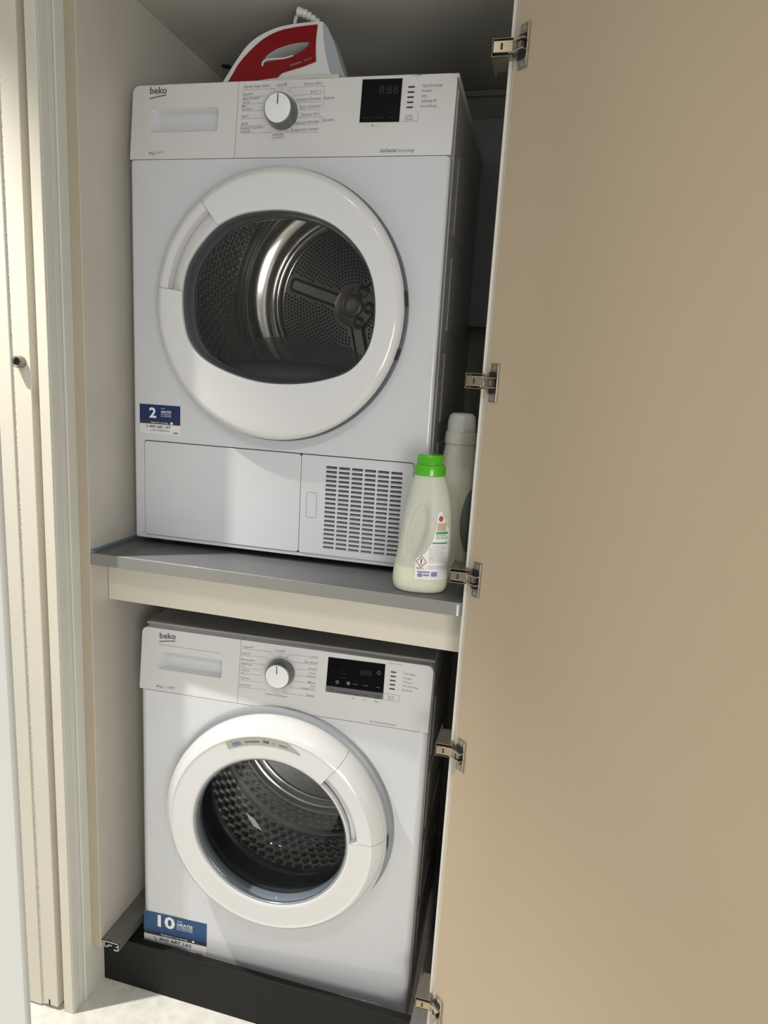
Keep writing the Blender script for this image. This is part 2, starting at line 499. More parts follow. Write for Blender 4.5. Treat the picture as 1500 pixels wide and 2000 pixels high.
D_latch=[(0.3666, 0.1269), (0.3877, 0.1289), (0.388, 0.0799), (0.3676, 0.0786)]
D_grille=[(0.4035, 0.1803), (0.5517, 0.1812), (0.4051, 0.0221), (0.5414, 0.0233)]
WT=[('Hygiene+', (0.2192, 0.827), (0.2417, 0.8291), 0.0039), ('Camicie', (0.2175, 0.8137), (0.2368, 0.8154), 0.0039), ('Mini Quotidiano', (0.2183, 0.8012), (0.2465, 0.8022), 0.0039), ('Express', (0.2183, 0.7935), (0.2406, 0.7929), 0.0034), ("14'", (0.2187, 0.7882), (0.2258, 0.7882), 0.003), ('Outdoor', (0.2184, 0.7801), (0.2374, 0.7804), 0.0039), ('Sport', (0.218, 0.7752), (0.2256, 0.7755), 0.003), ('Piumino', (0.2177, 0.7646), (0.2372, 0.7645), 0.0039), ('Scarico+Centr.', (0.2165, 0.7506), (0.2411, 0.7505), 0.0039), ('On/Off', (0.2871, 0.8281), (0.3063, 0.8288), 0.0043), ('Cotone', (0.3583, 0.8269), (0.3748, 0.8272), 0.0039), ('Eco 40-60', (0.3485, 0.8146), (0.3751, 0.8154), 0.0043), ('Sintetici', (0.356, 0.8028), (0.3741, 0.803), 0.0039), ('Rapido', (0.359, 0.7941), (0.3729, 0.7942), 0.0034), ('Delicati', (0.3546, 0.7882), (0.3733, 0.7881), 0.0034), ('Misti', (0.358, 0.7754), (0.3725, 0.7758), 0.0039), ('Lana', (0.3621, 0.7688), (0.373, 0.7687), 0.0034), ('Lavaggio a mano', (0.3467, 0.7624), (0.3734, 0.7633), 0.0034), ('Seta', (0.3562, 0.7495), (0.3727, 0.7498), 0.0039), ('Cotone 20 Risciacquo', (0.2728, 0.7394), (0.3188, 0.7398), 0.0039), ('Tempo residuo', (0.5125, 0.8357), (0.5399, 0.8366), 0.0022), ('Prelavaggio', (0.5439, 0.8199), (0.5673, 0.8193), 0.0032), ('Lavaggio', (0.5446, 0.8114), (0.5608, 0.8108), 0.0032), ('Risciacquo', (0.5444, 0.8036), (0.5624, 0.8028), 0.0032), ('Risc./Centrifuga', (0.5437, 0.7958), (0.5738, 0.795), 0.0032), ('Fine/Finito', (0.5437, 0.7876), (0.5637, 0.7872), 0.0032), ('Avvio', (0.517, 0.771), (0.5299, 0.7712), 0.0035), ('Pausa', (0.5173, 0.767), (0.5294, 0.7668), 0.0035), ('ProSmartInverter', (0.4865, 0.7168), (0.5387, 0.7168), 0.0041), ('Te', (0.4464, 0.7569), (0.4543, 0.7568), 0.0035), ('C', (0.4698, 0.7574), (0.4745, 0.7571), 0.0035), ('3s', (0.4915, 0.7575), (0.4998, 0.7574), 0.0035)]
WL=[[(0.2181, 0.8249), (0.2788, 0.8264), (0.2836, 0.8175)], [(0.2177, 0.8113), (0.269, 0.8138), (0.2751, 0.8086)], [(0.2181, 0.7963), (0.265, 0.7988)], [(0.2183, 0.7857), (0.2607, 0.7878)], [(0.2181, 0.7735), (0.2615, 0.7765)], [(0.2179, 0.7617), (0.2637, 0.7623)], [(0.2173, 0.747), (0.2734, 0.7485)], [(0.2968, 0.8248), (0.2976, 0.8194)], [(0.3096, 0.817), (0.3164, 0.8263), (0.3554, 0.8274), (0.358, 0.8245), (0.3748, 0.8261)], [(0.3176, 0.8086), (0.3223, 0.8123), (0.3746, 0.8135)], [(0.3244, 0.7992), (0.3738, 0.8015)], [(0.3261, 0.7865), (0.3734, 0.7871)], [(0.3249, 0.7749), (0.3726, 0.7742)], [(0.3169, 0.7665), (0.3234, 0.7614), (0.3736, 0.7616)], [(0.3064, 0.7577), (0.3125, 0.7485), (0.3728, 0.7484)], [(0.2939, 0.7522), (0.2941, 0.7486)], [(0.509, 0.7768), (0.5397, 0.7773), (0.539, 0.7648), (0.5097, 0.7641)]]
W_disp=[(0.3953, 0.8324), (0.5078, 0.8338), (0.5084, 0.765), (0.3947, 0.7638)]
W_strip=[(0.396, 0.7758), (0.5083, 0.7775)]
W_dispT=[('Temp', (0.4019, 0.7687), (0.4108, 0.769), 0.0028), ('Centrifuga', (0.4172, 0.7666), (0.4386, 0.7662), 0.0032), ('Prelavaggio', (0.4412, 0.7666), (0.4633, 0.7664), 0.0032), ('Rapido', (0.4672, 0.7675), (0.4798, 0.7677), 0.0032), ('Partenza', (0.4884, 0.7693), (0.5024, 0.7693), 0.0028), ('ritardata', (0.4887, 0.7655), (0.5027, 0.7657), 0.0028)]
W_icons=[(0.4166, 0.7859), (0.4387, 0.7868), (0.4965, 0.8157), (0.4271, 0.812), (0.4277, 0.8042), (0.4283, 0.7964), (0.452, 0.7867), (0.473, 0.7871), (0.4974, 0.7872)]
W_leds=[[(0.5193, 0.8204), (0.5301, 0.8209)], [(0.5192, 0.8124), (0.5296, 0.8125)], [(0.5189, 0.8041), (0.5297, 0.8043)], [(0.5192, 0.7961), (0.5295, 0.7963)], [(0.519, 0.7878), (0.5297, 0.788)]]
W_logo=[(0.0395, 0.8226), (0.0751, 0.8248), (0.0399, 0.8157), (0.0732, 0.8206)]
W_kg=[('8kg | 1200', (0.0371, 0.7205), (0.0783, 0.7216), 0.0065)]
W_recess=[(0.0396, 0.797), (0.1773, 0.795), (0.1763, 0.7582), (0.0349, 0.7581)]
W_reline=[(0.0389, 0.8093), (0.172, 0.8089)]
W_drseam=[(0.2157, 0.8419), (0.2144, 0.7112)]
W_knob=(0.2977, 0.7902)
W_sticker=[(0.0033, 0.1855), (0.1533, 0.1851), (0.154, 0.0924), (0.0036, 0.1008)]
W_flap=[(0.4506, 0.0822), (0.5501, 0.0877)]
W_dsticker=[(0.2179, 0.6806), (0.2223, 0.6662), (0.2596, 0.6909), (0.3007, 0.6958), (0.3417, 0.688), (0.3597, 0.6658), (0.3557, 0.6619), (0.3268, 0.6759)]
W_handle=[(0.4102, 0.6111), (0.4322, 0.6344), (0.4809, 0.4948), (0.4627, 0.4965)]
# ================================================================== setting
SL, SR = 0.0274, 0.7427       # inner faces of the closet sides
BACKY, ZC = 0.587, 2.0283     # back board, ceiling underside
SY = -0.0374                  # front plane of the closet carcass

obj('floor', [box(-1.6, 2.6, -3.0, 0.66, -0.06, 0.0)], M_FLOOR, kind='structure')
wl_ = obj('wall_left', [box(0.0045, SL, SY + 0.0008, BACKY + 0.12, 0.1214, ZC)], M_CARC, kind='structure', bevel=0.0008)
obj('edge_band', [box(0.0045, SL - 0.0022, SY - 0.0006, SY + 0.0008, 0.1214, ZC)], M_EDGE, wl_)
obj('edge_line', [box(SL - 0.0022, SL, SY - 0.0008, SY + 0.0008, 0.1214, ZC)], M_EDGEL, wl_)
obj('wall_right', [box(SR, SR + 0.0186, SY, BACKY + 0.12, 0.0, ZC)], M_CARC, kind='structure', bevel=0.0008)
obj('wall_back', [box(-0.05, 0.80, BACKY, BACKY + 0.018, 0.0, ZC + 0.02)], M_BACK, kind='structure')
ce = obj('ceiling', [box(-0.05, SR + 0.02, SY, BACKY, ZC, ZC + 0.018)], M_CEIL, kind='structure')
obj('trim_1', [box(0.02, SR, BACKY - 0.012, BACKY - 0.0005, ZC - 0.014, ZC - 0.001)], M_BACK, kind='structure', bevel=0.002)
obj('wall_front', [box(-0.40, 1.6, -0.03, 0.02, ZC + 0.30, 2.75), box(SR + 0.03, 2.2, 0.0, 0.05, 0.0, 2.75),
                   box(-1.6, -0.12, -0.07, -0.02, 0.0, 2.75)], M_LEAF, kind='structure')

obj('ceiling_2', [box(-1.6, 2.6, -3.0, 0.05, 2.66, 2.72)], M_LEAF, kind='structure')

# left door frame, strip by strip
TOPZ = 2.35
j1 = thing('trim_2', (0, 0, 0), None, None, kind='structure')
obj('jamb_board', [box(-0.0243, -0.0025, -0.0950, 0.62, 0.0, TOPZ)], M_JAMB, j1, bevel=0.0012)
obj('jamb_lining', [box(-0.0023, -0.0004, -0.0925, -0.0745, 0.0, TOPZ)], M_JAMBG, j1, bevel=0.0004)
obj('jamb_lining', [box(-0.0023, 0.0002, -0.0737, -0.0625, 0.0, TOPZ)], M_JAMBG, j1, bevel=0.0006)
obj('stop_strip', [box(-0.0023, 0.0040, -0.0612, 0.62, 0.0, TOPZ)], M_JAMBG, j1, bevel=0.0010)
obj('brush_seal', [box(-0.0400, -0.0245, -0.0790, -0.05, 0.002, TOPZ)], M_SEAL, j1)
j2 = thing('door_2', (0, 0, 0), None, None, kind='structure')
obj('leaf_edge', [box(-0.0716, -0.0375, -0.0975, 0.02, 0.008, TOPZ)], M_JAMB, j2, bevel=0.0012)
obj('chipped_seam', [box(-0.0775, -0.0718, -0.0962, 0.02, 0.004, TOPZ)], M_CHIP, j2)
obj('leaf_face_edge', [box(-0.115, -0.0777, -0.0990, 0.02, 0.004, TOPZ)], M_JAMB, j2, bevel=0.0012)
obj('guide_slot', [box(-0.0600, -0.0563, -0.0979, -0.0970, 0.008, 0.022)], M_GAP, j2)
bz = 1.357
g = [lathe_y([(0.0105, -0.0978), (0.0108, -0.1040), (0.0098, -0.1085), (0.0078, -0.1092), (0.0068, -0.1080), (0.0066, -0.1000)], -0.0565, bz, 40)]
bump = obj('lock_collar', g, M_NICKELD, j2)
obj('collar_hole', [plate(circ(-0.0565, bz, 0.0067, 32), [], -0.1062, -0.0980)[0]], M_GAP, bump)
# near leaf beside the camera
dx_, dy_ = -0.105, -0.36
dl = math.hypot(dx_, dy_)
nl = obj('door_3', [box(0, dl, -0.040, 0.0, 0.006, 2.3)], M_LEAF, kind='structure', bevel=0.006)
nl.location = (0.6215, -0.85, 0)
nl.rotation_euler = (0, 0, math.atan2(dy_, dx_))
# NB the leaf thickness lies on the far side from the camera

# ------------------------------------------------------------------ shelf, plinth, rails
ZS = 1.0073
sh = thing('shelf', (0.38, 0.1, ZS), 'grey metallic shelf carrying the upper tumble dryer and the bottles', 'shelf')


def rel(o, g):
    lx, ly, lz = o.location
    return [([(p[0] - lx, p[1] - ly, p[2] - lz) for p in v], f) for v, f in g]


obj('shelf_board', rel(sh, [box(SL + 0.0002, SR - 0.0002, SY + 0.0012, BACKY - 0.001, ZS - 0.0234, ZS)]), M_SHELF, sh, bevel=0.0008)
obj('front_edge', rel(sh, [box(SL - 0.0010, SR - 0.002, SY - 0.0010, SY + 0.0012, ZS - 0.0234, ZS - 0.0004)]), M_SHELFE, sh, bevel=0.0005)
obj('upstand_strip', [box(SL, SL + 0.0075, SY - 0.0005, BACKY - 0.001, ZS + 0.0001, ZS + 0.0055)], M_UPST, wl_)
obj('apron_board', rel(sh, [box(SL + 0.0012, SR - 0.003, 0.0116, 0.0296, 0.8998, ZS - 0.0236)]), M_APRON, sh, bevel=0.0008)
obj('end_clip', rel(sh, [box(SR - 0.0090, SR - 0.0055, SY - 0.0022, SY - 0.0009, ZS - 0.0225, ZS - 0.0035)]), M_STW, sh)
obj('plinth_board', [box(0.0042, SR - 0.001, 0.0, 0.016, 0.0, 0.1163)], M_BLACKB, bevel=0.0015,
    label='black plinth board along the floor in front of the washing machine', cat='plinth')


def rail(name, x0, y0, y1, w, h, z0, flip, label):
    t = thing(name, (x0, y0, z0), label, 'rail', group=None)
    s = -1 if flip else 1
    th = 0.0022
    def bx(a, b, c, d):
        a, b = sorted((s * a, s * b))
        return box(a, b, 0.0, y1 - y0, c, d)
    obj('top_web', [bx(0, w, h - th, h)], M_ALU, t)
    obj('side_web', [bx(w - th, w, 0, h - th)], M_ALU, t)
    def bz_(a, b, c, d):
        a, b = sorted((s * a, s * b))
        return box(a, b, -0.0006, 0.0015, c, d)
    lips = [bz_(0, w, h - th, h), bz_(w - th, w, 0, h), bz_(w - 0.013, w, 0, th), bz_(0, th, 0.005, h), bz_(0.006, 0.008, 0.004, h),
            bz_(0.006, 0.016, 0.004, 0.006), bz_(0.016, 0.018, 0.006, 0.011), bz_(0.018, 0.026, 0.009, 0.011), bz_(w - 0.008, w, 0.009, 0.011)]
    obj('cut_profile', lips, M_ALUB, t, kind='stuff')
    return t


rail('aluminium_rail', SL + 0.0006, SY, 0.50, 0.0430, 0.0190, 0.1240, False, 'aluminium profile rail on the left closet wall beside the washing machine')
rail('aluminium_rail', SR - 0.0006, SY, 0.50, 0.0330, 0.0190, 0.1240, True, 'aluminium profile rail low on the right behind the open beige door')

# ------------------------------------------------------------------ open door with hinges
HX, HY = 0.7500, -0.0450
DA = math.radians(50.3)
dr = thing('door_1', (HX, HY, 0), None, None, rz=-(PI / 2 - DA), kind='structure')
# local x runs along the leaf, local y = +: outer side (away from the camera), inner face at y = 0
DW, LT, DH = 0.62, 0.019, 2.05
R_ = 0.0020
edge = [(R_ * (1 - math.sin(PI / 2 * k / 8)), R_ * (1 - math.cos(PI / 2 * k / 8))) for k in range(9)]
edge = edge + [(0.0, LT), (R_, LT)]
loops = [[(x, y, z) for x, y in edge] for z in (0.012, DH)]
obj('edge_band', [loft(loops, True, True)], M_DEDGE, dr)
obj('leaf', [box(R_, DW, 0.0, LT, 0.012, DH)], M_DOOR, dr)


def hinge(z, big=True):
    h = obj('hinge', [box(0.001, 0.020, -0.0080, -0.0010, z - 0.0050, z + 0.0050)], M_NICKELD, dr)
    # cup plate on the leaf
    w0, w1 = 0.0062, 0.0275
    c = (0.0245, z)
    out = [(w0 + 0.004, z - 0.029), (w1, z - 0.029), (w1, z + 0.029), (w0 + 0.004, z + 0.029), (w0 + 0.004, z + 0.019), (w0 - 0.003, z + 0.012), (w0 - 0.003, z - 0.012), (w0 + 0.004, z - 0.019)]
    holes = [circ(0.0175, z + 0.023, 0.0022, 12), circ(0.0175, z - 0.023, 0.0022, 12), rrect(w0 + 0.001, w1 - 0.004, z - 0.0165, z + 0.0165, 0.004, 3)]
    obj('cup_plate', plate(out, holes, -0.0013, 0.0), M_NICKELD, h, bevel=0.0003)
    obj('cup_well', plate(rrect(w0 + 0.001, w1 - 0.004, z - 0.0165, z + 0.0165, 0.004, 3), [], -0.0004, 0.0), M_GAP, h)
    obj('plate_rim', [box(w1 - 0.001, w1 + 0.0008, -0.0040, 0.0, z - 0.028, z + 0.028)], M_NICKEL, h, bevel=0.0004)
    for s in (-1, 1):
        obj('screw', [lathe_y([(0.0005, -0.0022), (0.0026, -0.0020), (0.0028, -0.0008)], 0.0175, z + s * 0.023, 12)], M_NICKEL, h)
    # link: a small bright frame bridging leaf and arm
    L = []
    for dz in (-0.0078, 0.0060):
        L.append(box(-0.001, 0.026, -0.0115, -0.0095, z + dz, z + dz + 0.0018))
        L.append(box(0.010, 0.026, -0.0095, -0.0010, z + dz, z + dz + 0.0018))
    L.append(box(-0.001, 0.0015, -0.0120, -0.0090, z - 0.0078, z + 0.0078))
    obj('link_frame', L, M_NICKEL, h, bevel=0.0003, kind='stuff')
    obj('link_plate', [box(0.0015, 0.013, -0.0100, -0.0088, z - 0.0060, z + 0.0060)], M_NICKELD, h)
    # arm: body screwed to the closet side, built in world axes
    a = obj('arm', [box(-0.0262, 0.0015, -0.0100, 0.052, -0.0066, 0.0066)], M_NICKELD, h, bevel=0.0006)
    a.matrix_parent_inverse = (Matrix.Translation((HX, HY, 0)) @ Matrix.Rotation(-(PI / 2 - DA), 4, 'Z')).inverted()
    a.location = (HX - 0.0020, HY, z + 0.0015)
    f = obj('arm_cap', [box(-0.0266, 0.0005, -0.0118, -0.0100, -0.0074, 0.0074)], M_NICKELW, h, bevel=0.0006)
    f.matrix_parent_inverse = a.matrix_parent_inverse.copy()
    f.location = a.location
    s2 = obj('arm_slot', [box(-0.0165, -0.0135, -0.0124, -0.0117, -0.0040, 0.0040)], M_GAP, h)
    s2.matrix_parent_inverse = a.matrix_parent_inverse.copy()
    s2.location = a.location
    b = obj('mounting_plate', [box(-0.0286, -0.0276, -0.0090, 0.058, -0.0116, 0.0116), 
                               box(-0.0290, 0.0, -0.0100, 0.040, 0.0108, 0.0116), box(-0.0290, 0.0, -0.0100, 0.040, -0.0116, -0.0108)], M_NICKELD, h, bevel=0.0003)
    b.matrix_parent_inverse = a.matrix_parent_inverse.copy()
    b.location = a.location
    return h


for z in (1.8285, 1.3683, 1.0562, 0.7452, 0.2250):
    hinge(z)

# ================================================================== appliances
LEAN = 0.014


def arc_ring(cx, cz, inner, R, prof_out, y_in, a0, a1, nθ, flat_y, rec=None):
    """door ring between a window outline inner(θ) and radius R. prof_out: [(radius, y)] outside the flat part."""
    loops = []
    ths = [a0 + (a1 - a0) * k / nθ for k in range(nθ + 1)]
    rows = []
    for th in ths:
        ri = inner(th)
        col = []
        r0 = prof_out[0][0]
        pts = [(ri, y_in + 0.02), (ri, y_in), (ri + 0.0015, flat_y + 0.0008), (ri + 0.003, flat_y)]
        for k in range(1, 13):
            t = k / 12
            r = ri + 0.003 + (r0 - ri - 0.003) * t
            y = flat_y
            pts.append((r, y))
        pts += list(prof_out[1:])
        if rec:
            pts = rec(pts, ri)
        rows.append([(cx + r * math.cos(th), y, cz + r * math.sin(th)) for r, y in pts])
    return loft(rows, closed=False)


def outline_fn(pts, cx, cz):
    pol = sorted((math.atan2(p[1] - cz, p[0] - cx) % (2 * PI), math.hypot(p[0] - cx, p[1] - cz)) for p in pts)
    def f(th):
        th %= 2 * PI
        for i in range(len(pol)):
            a, ra = pol[i]
            b, rb = pol[(i + 1) % len(pol)]
            if i == len(pol) - 1:
                b += 2 * PI
                if th < a:
                    th += 2 * PI
            if a <= th <= b:
                return ra + (rb - ra) * (th - a) / max(b - a, 1e-9)
        return pol[0][1]
    return f


def machine(kind, loc, rz, Wd, H, D, name, label, cat):
    d = kind == 'd'
    seam = 0.7148 if d else 0.713
    top = 0.846 if d else 0.845
    t = thing(name, loc, label, cat, rz=rz)
    P = lambda u, z, o=0.0004: (u, LEAN * (z - seam) / 0.13 - o, z)
    FR = lambda u, z, o=0.0004: (u, -o, z)
    shear = lambda x, y, z: (x, y + max(0.0, LEAN * (z - seam) / 0.13) * (1 - min(1, max(0, y) / 0.035)), z)
    cx, cz = (0.304, 0.458) if d else (0.3105, 0.482)
    # ---- body: front plate with rounded upright edges and a door opening
    r = 0.007 if d else 0.016
    hole = circ(0.304, 0.465, 0.205, 72) if d else circ(cx, cz, 0.190, 72)
    z1 = seam - 0.0008
    def outl(ix, iz):
        return rrect(ix, Wd - ix, iz, z1 - iz * 0.2, 0.004, 3)
    ghole = [rrect(0.4025, 0.5515, 0.0200, 0.1820, 0.001, 1)] if d else []
    v2, f2 = fill2d(outl(r, 0.002), [hole] + ghole)
    g = [([(p[0], 0.0, p[1]) for p in v2], f2)]
    lo = []
    for k in range(7):
        a = PI / 2 * k / 6
        lo.append(at_y(outl(r * (1 - math.sin(a)), 0.002 * (1 - math.sin(a))), r * (1 - math.cos(a))))
    lo.append(at_y(outl(0, 0), 0.024))
    g.append(loft(lo))
    g.append(loft([at_y(hole, 0.0), at_y([(cx + (p[0] - cx) * 0.97, cz + (p[1] - cz) * 0.97) for p in hole], 0.03)]))
    obj('front_panel', g, M_WHITE, t, smooth=30, wn=True)
    g = [loft([at_y(rrect(0.001, Wd - 0.001, 0.0, top - 0.004, 0.004, 3), 0.0255), at_y(rrect(0.001, Wd - 0.001, 0.0, top - 0.004, 0.004, 3), D)], False, True)]
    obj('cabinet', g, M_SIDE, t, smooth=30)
    obj('side_rib', [box(Wd - 0.0012, Wd + 0.0012, 0.030, 0.033, 0.02, top - 0.02)], M_SIDE, t, bevel=0.0008)
    obj('side_emboss', [box(Wd - 0.0012, Wd + 0.0008, 0.10, D - 0.08, 0.10 + 0.17 * k, 0.10 + 0.17 * k + 0.13) for k in range(4)], M_SIDE, t, bevel=0.0009, kind='stuff')
    # worktop
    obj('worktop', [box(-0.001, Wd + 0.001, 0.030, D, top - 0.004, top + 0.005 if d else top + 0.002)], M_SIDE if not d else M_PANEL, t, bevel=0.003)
    # ---- control strip, split into drawer front and main panel
    us = 0.2085 if d else 0.2148
    rec = (D_recess if d else W_recess)
    rx0, rx1, rz0, rz1 = rec[0][0] - 0.001, rec[1][0], rec[2][1], rec[1][1]
    rc = rrect(rx0, rx1, rz0, rz1, 0.0035, 3)
    body_top = top - 0.003
    def corner_out(x0, x1, rl, rr):
        pts = []
        for cx_, cz_, a0, rad in ((x1 - rr, body_top - rr, 0, rr), (x0 + rl, body_top - rl, 90, rl), (x0 + 0.001, seam + 0.001, 180, 0.001), (x1 - 0.001, seam + 0.001, 270, 0.001)):
            for k in range(7):
                a = math.radians(a0 + 15 * k)
                pts.append((cx_ + rad * math.cos(a), cz_ + rad * math.sin(a)))
        return pts
    dw = obj('detergent_drawer' if not d else 'water_tank_drawer', plate(corner_out(0.0, us - 0.0004, 0.012, 0.001), [rc], 0.0, 0.030, shear), M_PANEL, t, smooth=30, bevel=0.0010)
    depth = 0.018
    rb = rrect(rx0 + 0.012, rx1 - 0.003, rz0 + 0.003, rz1 - 0.006, 0.0025, 3)
    g = loft([[shear(*q) for q in at_y(rc, 0.0008)], [shear(*q) for q in at_y(rb, depth)]], False, True)
    obj('grip_recess', g, M_WHITE, dw, smooth=30)
    panel_holes = []
    obj('control_panel', plate(corner_out(us + 0.0004, Wd, 0.001, 0.012), panel_holes, 0.0, 0.030, shear), M_PANEL, t, smooth=30, bevel=0.0010)
    obj('panel_core', [box(us - 0.006, us + 0.006, 0.018, 0.034, seam + 0.001, body_top - 0.012), box(0.006, Wd - 0.006, 0.010, 0.030, seam - 0.01, seam + 0.008)], M_GAP, t)
    # ---- knob
    kx, kz = (0.2945, 0.7885) if d else (0.3020, 0.7895)
    y0 = LEAN * (kz - seam) / 0.13
    kb = obj('program_knob', [lathe_y([(0.0290, y0 - 0.0002), (0.0288, y0 - 0.004), (0.0272, y0 - 0.016), (0.0250, y0 - 0.0225), (0.0236, y0 - 0.0232), (0.0, y0 - 0.0228)], kx, kz, 72)], M_KNOBR, t)
    obj('knob_cap', [lathe_y([(0.0236, y0 - 0.0228), (0.0232, y0 - 0.0242), (0.0215, y0 - 0.0247), (0.0, y0 - 0.0240)], kx, kz, 72)], M_KNOBW, kb)
    obj('pointer', [xf(box(-0.0008, 0.0008, y0 - 0.0255, y0 - 0.0240, 0.006, 0.0215), Matrix.Translation((kx, 0, kz)) @ Matrix.Rotation(math.radians(2 if d else -2), 4, 'Y'))], M_INK, kb)
    obj('knob_base', [lathe_y([(0.0302, y0 + 0.001), (0.0300, y0 - 0.0012), (0.0288, y0 - 0.0014)], kx, kz, 72)], M_PANEL, kb)
    # ---- display
    dq = D_disp if d else W_disp
    dp = obj('display', plate([dq[3], dq[2], dq[1], dq[0]], [], -0.0006, 0.002, shear), M_BLACKG, t, smooth=0)
    PD = lambda u, z: P(u, z, 0.0010)
    if d:
        g = []
        a, b = D_digits
        for i, ch in enumerate('8:88'):
            xs = [a[0], a[0] + 0.0105, a[0] + 0.0135, a[0] + 0.0240][i]
            ww = [0.0085, 0.0012, 0.0085, 0.0085][i]
            g.append(text(ch, (xs, a[1]), (xs + ww, b[1]), 0.0145, PD, -0.01))
        g += [text(s, (u, 0.7755), (u + w, 0.7755), 0.003, PD) for s, u, w in (('Partenza', 0.440, 0.014), ('Cancellazione', 0.4565, 0.020), ('Timer', 0.484, 0.010))]
        obj('display_print', g, M_DIM, dp, smooth=0, kind='stuff')
    else:
        g = [text(s, a, b, h, PD) for s, a, b, h in W_dispT]
        obj('key_strip', plate([(W_disp[3][0], W_disp[3][1]), (W_disp[2][0], W_disp[2][1]), (W_disp[2][0], W_strip[1][1]), (W_disp[3][0], W_strip[0][1])], [], -0.0009, 0.0, shear), M_BEZEL_D, dp, smooth=0)
        obj('key_print', [text(s, a, b, h, lambda u, z: P(u, z, 0.0013)) for s, a, b, h in W_dispT], M_GAP, dp, smooth=0, kind='stuff')
        ic = [lathe_dot(P, W_icons[0], 0.0034, 0.0018), lathe_dot(P, W_icons[1], 0.0034, 0.0), lathe_dot(P, W_icons[2], 0.0036, 0.0026)]
        ic += [stroke([(p[0] - 0.004, p[1]), (p[0] + 0.004, p[1])], 0.0008, PD)[0] for p in W_icons[6:]]
        obj('display_icons', ic, M_DIMW, dp, smooth=0, kind='stuff')
        g = [text('888', (0.4600, 0.8060), (0.4830, 0.8060), 0.0120, PD, -0.01)]
        g += [stroke([(p[0] - 0.004, p[1]), (p[0] + 0.004, p[1])], 0.0008, PD)[0] for p in W_icons[3:6]]
        obj('display_digits', g, M_DIM, dp, smooth=0, kind='stuff')
    for a, b in (D_leds if d else W_leds):
        zc_ = (a[1] + b[1]) / 2
        obj('status_light', plate(rrect(a[0], b[0], zc_ - 0.0011, zc_ + 0.0011, 0.0008, 3), [], -0.0007, 0.001, shear), M_GAP, t, smooth=0)
    # ---- printed legend
    T, Ln = (DT_, DL_) if d else (WT_, WL_)
    g = [text(s, a, b, h, P, 0.004) for s, a, b, h in T]
    for l_ in Ln:
        g += stroke(l_, 0.00045, P)
    for s, a, b, h in (D_kg if d else W_kg):
        g.append(text(s, a, b, h * 0.72, P, 0.012))
    if d:
        g.append(text(*D_eco[1], P, 0.0))
        g.append(text(*D_eco[0], P, 0.03))
    obj('printed_legend', g, M_INK2, t, smooth=0, kind='stuff')
    lg = D_logo if d else W_logo
    a, b = lg[0], lg[1]
    g = [text('beko', a, b, 0.0118, P, 0.022)]
    g += stroke([lg[2], lg[3]], 0.0018, P)
    obj('brand_lettering', g, M_INK, t, smooth=0, kind='stuff')
    if not d:
        obj('drawer_line', stroke([W_reline[0], W_reline[1]], 0.0005, P), M_INK2, dw, smooth=0, kind='stuff')
    return t, P, FR, shear, cx, cz, seam


def lathe_dot(P, c, r, ri):
    pts = circ(c[0], c[1], r, 16)
    if ri <= 0:
        return [P(p[0], p[1], 0.0011) for p in pts], [tuple(range(16))]
    q = circ(c[0], c[1], ri, 16)
    v = [P(p[0], p[1], 0.0011) for p in pts + q]
    return v, [(i, (i + 1) % 16, 16 + (i + 1) % 16, 16 + i) for i in range(16)]


M_BEZEL_D = mat('grey_key_strip', (0.10, 0.105, 0.105), 0.4)

# ------------------------------------------------------------------ dryer
DT_, DL_ = DT, DL
WT_, WL_ = WT, WL
dry, P, FR, shear, cx, cz, seam = machine('d', (0.0516, 0.0683, ZS + 0.012), 0.0201, 0.596, 0.846, 0.50, 'tumble_dryer',
                                          'white tumble dryer with large ring door standing on the grey shelf', 'dryer')
obj('worktop_tray', [box(0.045, 0.522, 0.046, 0.43, 0.8500, 0.8580)], M_PANEL, dry, bevel=0.002)
for u in (0.045, 0.55):
    for y in (0.05, 0.45):
        obj('foot', [lathe_z([(0.018, -0.012), (0.018, -0.003), (0.012, 0.001)], u, y, 20)], M_GAP, dry)
win = smooth_closed(D_win, 5)
wf = outline_fn(win, cx, cz)
A1, A2 = math.radians(128.4), math.radians(172.8)
Rd = 0.2345
pout = [(0.209, -0.0350), (0.2205, -0.0350), (0.2228, -0.0345), (0.2310, -0.0292), (0.2336, -0.0262), (Rd, -0.0230), (Rd, -0.0190), (Rd - 0.004, -0.0180)]
g = [arc_ring(cx, cz, wf, Rd, pout, -0.029, A2, A1 + 2 * PI, 170, -0.0350)]
ring = obj('door_ring', g, M_RING, dry, smooth=40)


def recd(pts, ri):
    out = []
    for r, y in pts:
        if r < 0.2089 and y > -0.0352:
            t = (r - ri) / (0.209 - ri)
            if t >= 0:
                y = max(y, -0.0335 + 0.0165 * (max(0, t) ** 1.6))
        out.append((r, y))
        if abs(r - 0.209) < 1e-6:
            out.insert(-1, (r - 0.0004, -0.0170))
    return out


